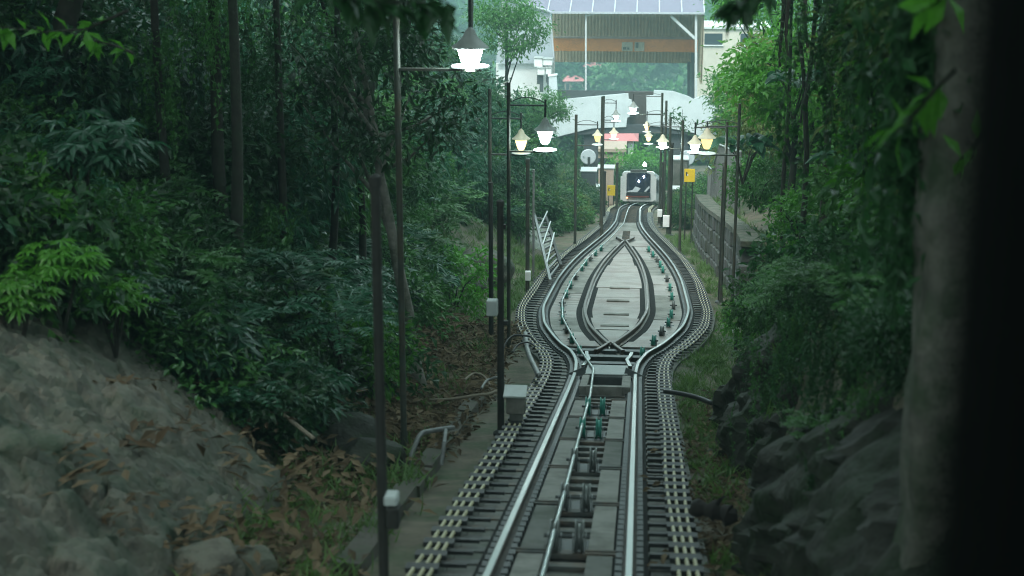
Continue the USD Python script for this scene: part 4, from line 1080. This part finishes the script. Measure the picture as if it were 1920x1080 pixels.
R_ = np.random.default_rng(11)
KINDS = {
    'shrub_dark': (crown(R_, 1.0, 70, 24, .15, .075), 'leaf_dark'),
    'shrub_fine': (crown(R_, 1.0, 85, 30, .10, .045), 'leaf_dark'),
    'shrub_mid': (crown(R_, 1.0, 70, 24, .15, .07), 'leaf_mid'),
    'shrub_teal': (crown(R_, 1.0, 60, 20, .22, .07, droop=.6), 'leaf_teal'),
    'shrub_bright': (crown(R_, 1.0, 65, 22, .16, .08), 'leaf_bright'),
    'fern_dark': (fronds(R_, 26, .85, 11, .22, .055), 'leaf_teal'),
    'fern_green': (fronds(R_, 26, .85, 11, .22, .055), 'leaf_mid'),
    'palmate_bright': (palmate(R_, 70, .75, .30, .07), 'leaf_bright'),
    'palmate_dark': (palmate(R_, 80, .8, .34, .075), 'leaf_teal'),
    'big_leaf': (paddle(R_, 13, .9, .34), 'leaf_teal'),
    'creeper': (curtain(R_, 26, 1.8, .11, .07), 'leaf_dark'),
    'creeper_mid': (curtain(R_, 26, 1.8, .10, .055), 'leaf_mid'),
    'olive_shrub': (crown(R_, 1.0, 60, 24, .16, .05, droop=.5), 'leaf_olive'),
}
for k, (vf, mt) in KINDS.items():
    proto(k, vf, M[mt])
TUFTS = {'tuft_low': (tuft(R_, 34, .16, .012), 'grass'), 'tuft_wide': (tuft(R_, 26, .24, .018), 'grass'), 'tuft_tall': (tuft(R_, 22, .45, .02), 'grass')}
def flat_litter(n, L):
    P = np.stack([R_.normal(0, .16, n), R_.normal(0, .16, n), R_.random(n) * .03], 1)
    D = R_.normal(0, 1, (n, 3)) * (1, 1, .22)
    return leaves(P, D, L * (.5 + R_.random(n)), L * .38, R_, .1, .2)
TUFTS['litter_patch'] = (flat_litter(34, .13), 'leaf_dry')


def scatter(name, kinds, pts, scales, rg, label_kind='stuff', tilt=.25, lean=None):
    """A mass of plants nobody could count: one PointInstancer."""
    pi = UsdGeom.PointInstancer.Define(stage, numbered('/World/' + name))
    tg = []
    for k in kinds:
        p = f'{pi.GetPath()}/{k}'
        src = KINDS.get(k) or TUFTS[k]
        usdkit.mesh(stage, p, src[0], M[src[1]])
        tg.append(Sdf.Path(p))
    pi.CreatePrototypesRel().SetTargets(tg)
    n = len(pts)
    pi.CreateProtoIndicesAttr(Vt.IntArray([int(q) for q in rg.integers(0, len(kinds), n)]))
    pi.CreatePositionsAttr(Vt.Vec3fArray.FromNumpy(np.asarray(pts, np.float32)))
    rz = rg.random(n) * 2 * np.pi; tx = rg.normal(0, tilt, n)
    q = np.stack([np.cos(rz / 2) * np.cos(tx / 2), np.cos(rz / 2) * np.sin(tx / 2), np.sin(rz / 2) * np.sin(tx / 2), np.sin(rz / 2) * np.cos(tx / 2)], 1)
    pi.CreateOrientationsAttr(Vt.QuathArray([Gf.Quath(float(a), float(b), float(c), float(d)) for a, b, c, d in q]))
    s = np.asarray(scales, np.float32)
    pi.CreateScalesAttr(Vt.Vec3fArray.FromNumpy(np.stack([s, s, s * (.8 + .4 * rg.random(n).astype(np.float32))], 1)))
    tag(pi.GetPrim(), kind='stuff')
    return pi


def ground_pts(rg, n, y0, y1, u0, u1, side, power=1.0, lift=0.0):
    y = y0 + (y1 - y0) * rg.random(n); u = u0 + (u1 - u0) * rg.random(n) ** power
    x = (_xl(y) - u if side < 0 else _xr(y) + u) + _cx(y)
    return np.stack([x, y, height(x, y) + lift], 1)


g1 = np.random.default_rng(101)
# left bank: low growth, then taller growth and dark forest floor behind
P = np.vstack([ground_pts(g1, 70, 15.2, 22, .3, 3.0, -1), ground_pts(g1, 150, 18, 62, .7, 3.0, -1), ground_pts(g1, 520, 12, 80, 2.2, 9, -1)])
P = P[~((P[:, 1] < 15.2) & (P[:, 0] > -5.0)) & ~((P[:, 1] > 38) & (P[:, 1] < 50) & (P[:, 0] > -4.9))]
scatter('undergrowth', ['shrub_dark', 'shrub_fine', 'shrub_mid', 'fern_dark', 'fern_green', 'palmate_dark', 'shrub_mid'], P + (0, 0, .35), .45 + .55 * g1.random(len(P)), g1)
P = ground_pts(g1, 240, 14, 95, 6, 18, -1)
scatter('undergrowth', ['shrub_dark', 'shrub_mid', 'shrub_teal', 'palmate_dark'], P + np.stack([0 * P[:, 0], 0 * P[:, 0], g1.random(len(P)) * 2.2], 1), 1.0 + 1.2 * g1.random(len(P)), g1)
# climbing growth that covers the bank below the lamps
P = ground_pts(g1, 300, 20, 70, 1.4, 5.5, -1); P = P[~((P[:, 1] > 37) & (P[:, 1] < 51) & (P[:, 0] > -5.4))]
scatter('climbing_growth', ['shrub_mid', 'shrub_teal', 'palmate_dark', 'creeper_mid', 'shrub_dark', 'shrub_mid'], P + np.stack([0 * P[:, 0], 0 * P[:, 0], .5 + g1.random(len(P)) * 1.8], 1), .6 + .6 * g1.random(len(P)), g1)
# right bank
g2 = np.random.default_rng(202)
P = np.vstack([ground_pts(g2, 150, 21, 60, .9, 3.2, 1), ground_pts(g2, 460, 9, 80, 1.9, 9, 1)])
P = P[~((P[:, 1] > 38) & (P[:, 1] < 68) & (P[:, 0] < 4.6))]
scatter('undergrowth', ['shrub_dark', 'shrub_mid', 'shrub_bright', 'fern_green', 'shrub_mid', 'shrub_bright'], P + (0, 0, .35), .4 + .55 * g2.random(len(P)), g2)
P = ground_pts(g2, 240, 10, 95, 5, 18, 1)
scatter('undergrowth', ['shrub_dark', 'shrub_mid', 'shrub_mid', 'olive_shrub'], P + np.stack([0 * P[:, 0], 0 * P[:, 0], g2.random(len(P)) * 2.2], 1), 1.0 + 1.2 * g2.random(len(P)), g2)
P = ground_pts(g2, 430, 13, 66, 1.9, 6.0, 1); P = P[(P[:, 0] > 5.2) | (P[:, 1] < 34)]
scatter('climbing_growth', ['creeper_mid', 'shrub_bright', 'shrub_mid', 'olive_shrub', 'shrub_bright', 'palmate_bright'], P + np.stack([0 * P[:, 0], 0 * P[:, 0], .5 + g2.random(len(P)) * 1.8], 1), .6 + .6 * g2.random(len(P)), g2)
P = np.vstack([ground_pts(g2, 130, 9, 26, .75, 3.4, 1), ground_pts(g1, 40, 18, 24, .3, 1.6, -1)])
scatter('undergrowth', ['shrub_fine', 'shrub_dark', 'fern_green', 'creeper_mid'], P + (0, 0, .12), .22 + .34 * g2.random(len(P)), g2)
P = ground_pts(g2, 90, 10, 25, .55, 1.25, 1)
scatter('hanging_creepers', ['creeper_mid', 'creeper', 'fern_green'], P + (-.12, 0, .12), .2 + .25 * g2.random(90), g2, tilt=.1)
# growth on both sides of the lower track and round the bridge
P = np.vstack([ground_pts(g1, 230, 60, 104, .5, 7, -1), ground_pts(g2, 230, 66, 104, .6, 7, 1)])
P = P[~((P[:, 1] < 78) & (P[:, 0] < 0) & (P[:, 0] > -5.2))]
P = np.vstack([P, ground_pts(g1, 70, 58, 86, -.35, .9, -1), ground_pts(g2, 50, 60, 90, -.2, .8, 1)])
scatter('undergrowth', ['shrub_dark', 'shrub_mid', 'shrub_fine', 'olive_shrub'], P + (0, 0, .3), .5 + .5 * g1.random(len(P)), g1)
Q = np.array([at(g1.uniform(230, 760), g1.uniform(-120, 170), g1.uniform(20, 36)) for _ in range(16)])
scatter('hanging_creepers', ['creeper', 'creeper_mid'], Q, .6 + .6 * g1.random(16), g1, tilt=.05)
Q = np.array([at(g2.uniform(1600, 1730), g2.uniform(-120, 60), g2.uniform(13, 22)) for _ in range(14)])
scatter('hanging_creepers', ['creeper_mid', 'creeper'], Q, .5 + .4 * g2.random(14), g2, tilt=.05)
# grass at the edges, litter on the left path
P = np.vstack([ground_pts(g1, 170, 10, 18, -1.2, .3, -1), ground_pts(g1, 560, 18, 50, -1.0, .6, -1), ground_pts(g1, 500, 36, 70, 0, 2.4, -1)])
P = P[(P[:, 0] < -half(P[:, 1]) - 1.18)]
scatter('grass', ['tuft_low', 'tuft_wide'], P, .6 + .8 * g1.random(len(P)), g1)
P = ground_pts(g2, 1500, 10, 60, -1.0, .8, 1); P = P[(P[:, 0] > half(P[:, 1]) + 1.16)]
scatter('grass', ['tuft_low', 'tuft_wide', 'tuft_low'], P, .6 + .7 * g2.random(len(P)), g2)
P = np.vstack([ground_pts(g1, 1100, 17, 33, -1.1, .6, -1), ground_pts(g1, 14, 10, 16, -.2, 1.4, -1, 1.5, .25), ground_pts(g1, 90, 10, 18, -.9, .3, -1)])
P = P[(P[:, 0] < -half(P[:, 1]) - 1.2)]
scatter('fallen_leaves', ['litter_patch'], P + (0, 0, .03), .7 + .9 * g1.random(len(P)), g1)
P = ground_pts(g2, 160, 10, 24, -.6, .2, 1)
scatter('fallen_leaves', ['litter_patch'], P + (0, 0, .02), .5 + .6 * g2.random(len(P)), g2)


def plant(name, kind, label, cat, loc, s, rz=None, group=None, stem=True):
    """One plant on its own: stems and foliage."""
    t = thing(name, label, cat, loc, 0, group)
    vf = KINDS[kind][0]
    rz = random.random() * 6.28 if rz is None else rz
    v = vf[0] * s; c, n_ = math.cos(rz), math.sin(rz)
    v = np.stack([v[:, 0] * c - v[:, 1] * n_, v[:, 0] * n_ + v[:, 1] * c, v[:, 2] + (s * .55)], 1)
    usdkit.mesh(stage, numbered(str(t.GetPath()) + '/foliage'), (v, vf[1]), M[KINDS[kind][1]])
    if stem:
        g = np.zeros(3); m = MB()
        for k in range(5):
            a = random.random() * 6.28; e = np.array([math.cos(a) * .5 * s, math.sin(a) * .5 * s, s * .7])
            m.tube([(0, 0, -.25), e * .5 + (0, 0, .1 * s), e], (.022 * s + .008, .015 * s + .004, .006), 5)
        usdkit.mesh(stage, numbered(str(t.GetPath()) + '/stem'), m.out(), M['bark'])
    return t


def drop(px, py, d, lift=0.0):
    q = at(px, py, d); q[2] = float(height(q[0], q[1])) + lift
    return q

for kind, name, lab, px, py, d, s in (
    ('palmate_bright', 'leafy_shrub', 'bright green fingered shrub at the left edge just above the pale rock', 25, 560, 14.0, .5),
    ('palmate_bright', 'leafy_shrub', 'bright fingered shrub second from the left edge over the rock', 110, 500, 14.6, .55),
    ('palmate_bright', 'leafy_shrub', 'fingered shrub third from the left edge, leaning over the slope', 210, 560, 15.6, .5),
    ('palmate_bright', 'leafy_shrub', 'vivid fingered shrub above the others at far left', 60, 400, 15.4, .6),
    ('shrub_mid', 'leafy_shrub', 'mid green bush behind the fingered shrubs at far left', 170, 420, 16.4, .7),
    ('shrub_bright', 'leafy_shrub', 'light green bush at the far left edge below the fern', 10, 350, 15.5, .5),
    ('palmate_dark', 'leafy_shrub', 'dark spreading plant with long fingers over the bright shrubs at left', 160, 285, 16, .8),
    ('palmate_dark', 'leafy_shrub', 'dark fingered plant low among ferns right of the bright shrubs', 330, 610, 16.8, .6),
    ('fern_green', 'fern', 'green fern on the left slope right of the bright shrubs', 330, 520, 17.5, .7),
    ('fern_dark', 'fern', 'bluish fern hanging over the left slope below the dark trunks', 560, 520, 20, .8),
    ('fern_dark', 'fern', 'bluish drooping fern beside the utility post', 640, 600, 19, .7),
    ('shrub_bright', 'leafy_shrub', 'bright green bush low behind the utility post', 690, 650, 21, .6),
    ('shrub_bright', 'leafy_shrub', 'light green bush at the foot of the bank behind the pale trunk', 850, 525, 37, 1.0),
    ('olive_shrub', 'leafy_shrub', 'yellowish bush on the bank right of the wire fence', 1375, 260, 60, 1.3),
    ('shrub_bright', 'leafy_shrub', 'light green bush under the bright tree at the right of the shed', 1400, 190, 58, 1.2),
    ('olive_shrub', 'leafy_shrub', 'yellow green bush in the sunlight right of the last lantern', 1450, 230, 46, 1.0),
    ('shrub_bright', 'leafy_shrub', 'bright bush high on the right bank below the hanging roots', 1560, 140, 36, 1.0),
    ('shrub_mid', 'leafy_shrub', 'round green bush on the terrace above the retaining wall', 1420, 330, 42, .9),
    ('shrub_bright', 'leafy_shrub', 'light green bush in the middle of the right bank', 1500, 400, 32, .7),
    ('shrub_mid', 'leafy_shrub', 'green bush leaning out over the dark rock face', 1440, 560, 24, .6),
    ('shrub_bright', 'leafy_shrub', 'bright little bush hanging over the right bank above the white marker', 1400, 590, 30, .5),
    ('fern_green', 'fern', 'pale fern on the right bank above the rock', 1480, 590, 24, .55),
    ('big_leaf', 'broad_leaf_plant', 'large dark leaved plant beside the rightmost lamps', 1395, 270, 40, 1.1),
    ('big_leaf', 'broad_leaf_plant', 'broad leaved plant below the hanging stems at right', 1490, 150, 33, .9),
    ('big_leaf', 'broad_leaf_plant', 'plant with long pale leaves right of the twin trunks', 1620, 300, 24, .8),
    ('big_leaf', 'broad_leaf_plant', 'low plant with one flat pale leaf on the rock shelf', 1660, 700, 13, .35),
):
    p = drop(px, py, d)
    want = at(px, py, d)[2]
    p[2] = max(p[2], want - s * .7) if want - p[2] < 1.4 else want - s * .7
    plant(name, kind, lab, {'fern': 'fern', 'leafy_shrub': 'shrub', 'broad_leaf_plant': 'plant'}[name], p, s)

# ------------------------------------------------------------------ trees
def tree(label, x, y, h, r0, cr, bare=.55, kind='dark', name='tree', nclump=34, lean=(0, 0), per=95, leafL=.2, group=None, bark='bark', seed=0, zadd=0.0, sq=.8, limbs=9):
    rg = np.random.default_rng(1000 + seed)
    z = float(height(x, y)) - .2 + zadd
    t = thing(name, label, 'tree', (x, y, z), 0, group)
    q = np.linspace(0, 1, 12)
    w = np.cumsum(rg.normal(0, .05, (12, 2)), 0) * h * .06
    pts = np.stack([lean[0] * q * h + w[:, 0], lean[1] * q * h + w[:, 1], q * h], 1)
    m = MB().tube(pts, r0 * (1 - .72 * q) * (1 + .5 * np.exp(-q * 16)), 9)
    top = pts[-1]; cc = pts[int(11 * (bare + .2))] * .4 + top * .6
    cl = unit(nclump, rg) * (.35 + .65 * rg.random((nclump, 1)) ** .5) * cr * (1, 1, sq) + cc
    for k in range(limbs):
        e = cl[k]; b = pts[min(11, int(11 * (bare + (1 - bare) * .8 * rg.random())))]
        m.tube([b, (b + e) / 2 + (0, 0, -.1 * cr * rg.random()), e], (r0 * .38, r0 * .22, r0 * .06), 6)
    pth = str(t.GetPath())
    usdkit.mesh(stage, numbered(pth + '/trunk'), m.out(), M[bark], smooth=True)
    P = np.repeat(cl, per, 0); o = rg.normal(0, cr * .17, P.shape) * (1, 1, .65); P = P + o
    D = o / (cr * .2) * .5 + rg.normal(0, .6, P.shape) + (0, 0, -.25)
    s = .55 + .9 * rg.random(len(P))
    usdkit.mesh(stage, numbered(pth + '/crown'), leaves(P, D, leafL * s, leafL * .42 * s, rg), M['leaf_' + kind])
    return t

# tall trees of the left bank: bare dark trunks in view, crowns above
k = 0
for px, d, r, h, lab in ((312, 21, .07, 9.5, 'leftmost thin dark trunk among the trees on the left bank'), (408, 22, .10, 10, 'dark trunk second from the left on the left bank'), (448, 20, .09, 9.5, 'stout black trunk in the middle of the left trees'), (521, 23, .07, 10, 'slim dark trunk right of the stout black trunk'), (612, 25, .07, 10.5, 'leaning trunk left of the nearest lamp arm'), (668, 28, .07, 10, 'thin trunk just left of the nearest lamp post'), (180, 24, .13, 9, 'dim trunk deep in shade behind the fingered shrubs'), (250, 28, .15, 10, 'dim trunk farther back in the shade at the left')):
    q = at(px, 300, d); k += 1
    tree(lab, q[0], q[1], h, r, 3.0, .62, 'dark', 'slender_tree', 30, ((.06 if px == 612 else .0), 0), 80, .24, seed=k)
q = at(790, 700, 24.5)
tree('leafy tree with pale mossy trunk beside the leaf littered path', q[0], q[1], 5.8, .12, 1.4, .5, 'dark', 'tree', 28, (-.14, .02), 100, .15, bark='pale_bark', seed=20)
for j, (px, d, h, cr, kd, lab) in enumerate(((690, 36, 9, 2.4, 'dark', 'dense dark tree behind the nearest lamp arm'), (740, 44, 10, 2.5, 'mid', 'green tree to the right behind the nearest lamp'), (790, 56, 12, 3.0, 'mid', 'tall leafy tree left of the pale annex'), (885, 70, 13, 2.6, 'bright', 'light green tree overlapping the edge of the pale annex'), (950, 84, 8, 2.0, 'mid', 'green tree below the annex, behind the warm left lamp'), (640, 31, 9, 2.6, 'dark', 'dark tree behind the nearest lamp post'), (1000, 92, 5.0, 1.8, 'mid', 'bushy tree left of the bridge pier'))):
    q = at(px, 200, d)
    tree(lab, q[0], q[1], h, .13, cr, .35, kd, 'tree', 46, (0, 0), 110, .2, seed=40 + j)
# trees that arch over the near cutting
for j, (x, y, h, cr, lx) in enumerate(((-6.2, 6, 10.5, 4.2, .35), (5.6, 10, 10.5, 4.2, -.30), (-7.2, 13, 10.5, 4.4, .42), (9.5, 18.0, 9, 2.6, -.05), (-7.8, 20.5, 10.5, 4.2, .40), (5.2, 1, 10, 4.2, -.3), (-6.5, -3, 10, 4.4, .35), (6.5, -6, 10, 4.4, -.3), (10.5, 26, 8, 2.6, 0), (-12.5, 9, 8.5, 4.2, .1))):
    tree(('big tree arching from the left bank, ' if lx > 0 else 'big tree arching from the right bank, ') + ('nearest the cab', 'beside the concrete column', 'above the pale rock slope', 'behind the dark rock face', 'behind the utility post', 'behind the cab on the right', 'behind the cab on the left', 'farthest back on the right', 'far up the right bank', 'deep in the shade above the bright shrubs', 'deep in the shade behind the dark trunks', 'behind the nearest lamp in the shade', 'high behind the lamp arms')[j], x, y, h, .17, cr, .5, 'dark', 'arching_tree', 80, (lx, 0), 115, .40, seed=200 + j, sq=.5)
# right bank
for j, (px, d, h, r, lab) in enumerate(((1475, 34, 10, .06, 'thin straight stem near the top right of the lamps'), (1505, 30, 9.5, .07, 'dark stem in the middle of the right bank growth'), (1545, 27, 9.5, .08, 'stout dark stem right of the middle of the right bank'), (1600, 25, 10, .07, 'rightmost tall dark stem on the right bank'))):
    q = at(px, 300, d)
    tree(lab, q[0], q[1], h, r, 3.0, .66, 'dark', 'slender_tree', 30, (.01, 0), 80, .24, seed=60 + j)
for j, (px, d, h, cr, kd, lab) in enumerate(((1450, 66, 9.0, 2.4, 'bright', 'bright green tree in front of the cream walled block'), (1570, 56, 10, 2.8, 'mid', 'green tree right of the bright one on the right bank'), (1460, 48, 5.0, 1.6, 'olive', 'yellowish low tree behind the rightmost lantern'), (1660, 42, 10, 2.8, 'mid', 'green tree high on the right bank'), (1760, 32, 9, 2.8, 'dark', 'dark tree at the upper right'), (1385, 84, 6.0, 1.8, 'mid', 'round green tree right of the bridge'), (1490, 40, 5.0, 1.6, 'bright', 'light green tree over the retaining wall'))):
    q = at(px, 200, d)
    tree(lab, q[0], q[1], h, .12, cr, .35, kd, 'tree', 46, (0, 0), 110, .2, seed=80 + j)
# trees seen under the bridge and round the station
for j, (px, py, d, cr, kd, lab) in enumerate(((1190, 300, 116, 2.3, 'bright', 'light green tree under the middle of the bridge'), (1215, 315, 112, 1.7, 'mid', 'green tree under the bridge, right of the middle'), (1168, 320, 110, 1.5, 'mid', 'low green tree just behind the cabin roof'), (1240, 290, 120, 2.2, 'mid', 'green tree by the right pier behind the bridge'), (1060, 300, 108, 2.2, 'mid', 'tree behind the left pier of the bridge'), (1340, 210, 112, 2.4, 'mid', 'tree covering the right end of the bridge'), (1000, 190, 118, 2.6, 'mid', 'tree growing below the white boxes of the annex'))):
    q = at(px, py, d)
    z = float(height(q[0], q[1]))
    hh_ = max(2.0, q[2] - z)
    tree(lab, q[0], q[1], hh_, .12, cr, .2, kd, 'tree', 40, (0, 0), 80, .24, seed=120 + j)
# thin sapling crossing the right white panel
q = at(1275, 240, 78)
tree('thin dark sapling with sparse leaves before the right white panel', q[0], q[1], float(at(1275, 195, 78)[2] - height(q[0], q[1])), .03, .8, .6, 'dark', 'sapling', 9, (0, 0), 14, .2, seed=150, limbs=6)

# hanging roots and stems at the upper right
for j, (px, py0, py1, d, lab) in enumerate(((1466, -60, 125, 26, 'leftmost hanging root at the top right'), (1478, -60, 105, 25, 'second hanging root at the top right'), (1512, -60, 90, 22, 'hanging root above the broad leaved plant'), (1560, -60, 75, 21, 'short hanging root right of the middle at the top'), (1592, -60, 110, 20, 'rightmost hanging root at the top'), (1503, 60, 230, 30, 'thin bare stem bending in the middle of the right bank'))):
    P = np.array([at(px + 4 * math.sin(q * 5 + j), py0 + (py1 - py0) * q, d) for q in np.linspace(0, 1, 10)])
    t = thing('hanging_root', lab, 'hanging root', P[-1], 0, 'roots hanging from the trees at the right')
    MB().tube(P, np.linspace(.05, .022, 10), 6).build('root_strand', M['bark'], t, smooth=True)
    v, f = curtain(np.random.default_rng(500 + j), 3, 1.2, .10, .04, .1)
    MB().add(v + P[4], f).build('leaves', M['leaf_dark'], t)

# leaves close to the cab
def spray(label, pix, d, n, L, W, mat, seed):
    rg = np.random.default_rng(seed)
    P = np.array([at(px, py, d + .1 * j) for j, (px, py) in enumerate(pix)])
    s = np.linspace(0, len(P) - 1, 16); Q = np.stack([np.interp(s, np.arange(len(P)), P[:, j]) for j in range(3)], 1)
    t = thing('leafy_branch', label, 'branch', Q[0])
    MB().tube(Q, np.linspace(.014, .004, 16), 5).build('twig', M['bark'], t)
    k = rg.integers(2, 16, n); B = Q[k]
    D = rg.normal(0, .7, (n, 3)) + (Q[-1] - Q[0]) / np.linalg.norm(Q[-1] - Q[0]) * .5 + (0, 0, -.25)
    MB().add(*leaves(B, D, L * (.7 + .5 * rg.random(n)), W, rg, .25, .15)).build('leaves', M[mat], t)
spray('bright blurred leaves in front of the concrete column, halfway up', [(1790, 130), (1750, 170), (1715, 215), (1690, 240)], 7.2, 13, .20, .075, 'leaf_bright', 1)
spray('blurred green leaves at the top right beside the dark pillar', [(1800, -20), (1760, 0), (1735, 20), (1700, 10)], 7.2, 9, .20, .08, 'leaf_bright', 2)
spray('small blurred leaf cluster against the dark pillar', [(1840, 250), (1815, 285), (1795, 300)], 7.0, 8, .13, .05, 'leaf_bright', 3)
spray('bright lit leaves at the top left corner', [(240, 20), (160, 55), (80, 60), (0, 50)], 12.5, 26, .17, .08, 'leaf_bright', 4)
spray('bright lit leaves a little right of the top left corner', [(250, 100), (215, 85), (170, 75), (120, 55)], 13, 18, .16, .075, 'leaf_bright', 5)
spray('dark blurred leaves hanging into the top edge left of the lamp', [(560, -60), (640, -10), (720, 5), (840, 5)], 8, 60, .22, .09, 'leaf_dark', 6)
spray('dark blurred leaves hanging into the top edge at the right', [(1480, -50), (1430, -20), (1400, 0), (1380, 8)], 8, 40, .16, .06, 'leaf_dark', 7)

for j, (px, py, d, lab) in enumerate(((1740, -90, 8.1, 'leafy creeper hanging over the upper part of the near concrete column'), (1800, -60, 8.0, 'creeper on the dark side of the near concrete column'))):
    q = at(px, py, d)
    t = thing('climbing_plant', lab, 'climbing plant', q)
    v, f = curtain(np.random.default_rng(700 + j), 34, 1.7, .12, .055, .40)
    MB().add(v + q - (0, .22, 0), f).build('foliage', M['leaf_dark'], t)
# boulders on the left slope
def boulder(label, px, py, d, s, mat='rock', seed=0):
    q = drop(px, py, d, .12)
    rg = np.random.default_rng(seed)
    m = trimesh.creation.icosphere(3); v = np.array(m.vertices)
    v = v * (1 + .55 * (meshkit.fbm(v * 1.3 + seed * 7, 4, seed) - .5))[:, None]
    for _ in range(9):
        n_ = unit(1, rg)[0]; dd = .72 + .15 * rg.random(); h_ = v @ n_; v = v - np.maximum(h_ - dd, 0)[:, None] * n_
    t = thing('boulder', label, 'boulder', q)
    MB().add(v * (s * 1.2, s, s * .75) + q + (0, 0, s * .2), m.faces).build('stone', M[mat], t, smooth=25)
boulder('pale boulder at the bottom left corner of the rock slope', 90, 965, 12.0, .22, seed=1)
boulder('large pale boulder at the bottom edge on the left', 385, 1000, 11.6, .26, seed=2)
boulder('blocky pale boulder right of the large one at the bottom', 465, 990, 11.8, .18, seed=3)
boulder('grey boulder low at the left edge', 20, 985, 11.5, .2, seed=4)
boulder('pale rock lower on the left bank behind the plain posts', 905, 470, 43, .7, seed=8)
boulder('small pale rock low on the left bank above the leaf litter', 872, 505, 40, .5, seed=9)
boulder('dark boulder in the scrub left of the utility post', 630, 745, 18, .45, 'dark_rock', seed=5)
boulder('dark boulder behind the handrail by the path', 690, 800, 17, .35, 'dark_rock', seed=6)

# ------------------------------------------------------------------ far hillside wood
g3 = np.random.default_rng(303)
n = 4200
y = 150 + 470 * g3.random(n) ** 1.1; x = (g3.random(n) - .42) * (40 + y * .55)
x = np.concatenate([x, g3.random(1900) * 150 - 60]); y = np.concatenate([y, 288 + 120 * g3.random(1900)]); n = len(x)
P = np.stack([x, y, height(x, y) + 1.2], 1)
KINDS['wood_crown'] = (crown(np.random.default_rng(5), 1.0, 60, 9, .42, .26, .35, .9), 'leaf_mid')
KINDS['wood_crown_dark'] = (crown(np.random.default_rng(6), 1.0, 60, 9, .42, .26, .35, .9), 'leaf_dark')
keep = np.ones(n, bool)
for (px, py, d, rad) in ((1117, 130, 318, 2.6), (1192, 150, 312, 2.2), (1076, 153, 312, 2.2), (1385, 36, 420, 8), (1345, 46, 430, 7), (1278, 138, 316, 2)):
    e = at(px, py, d)
    keep &= ~((np.abs(P[:, 0] - e[0]) < rad) & (P[:, 1] < e[1] + 1) & (P[:, 1] > e[1] - 14))
P = P[keep]
scatter('hillside_wood', ['wood_crown', 'wood_crown_dark', 'wood_crown'], P, 2.2 + 2.2 * g3.random(len(P)), g3, tilt=.1)
hill_y = P

# ------------------------------------------------------------------ the air
haze = usdkit.material(stage, '/World/Looks/haze_air', {'v': ('principled_volume', {'color': (0.50, 0.78, 0.78), 'density': 0.0012, 'anisotropy': 0.2})}, volume='v.volume')
zlo = -110.0
tag(MB().box((0, 365, (zlo + 75) / 2), (900, 830, 75 - zlo)).build('haze', haze), kind='stuff')
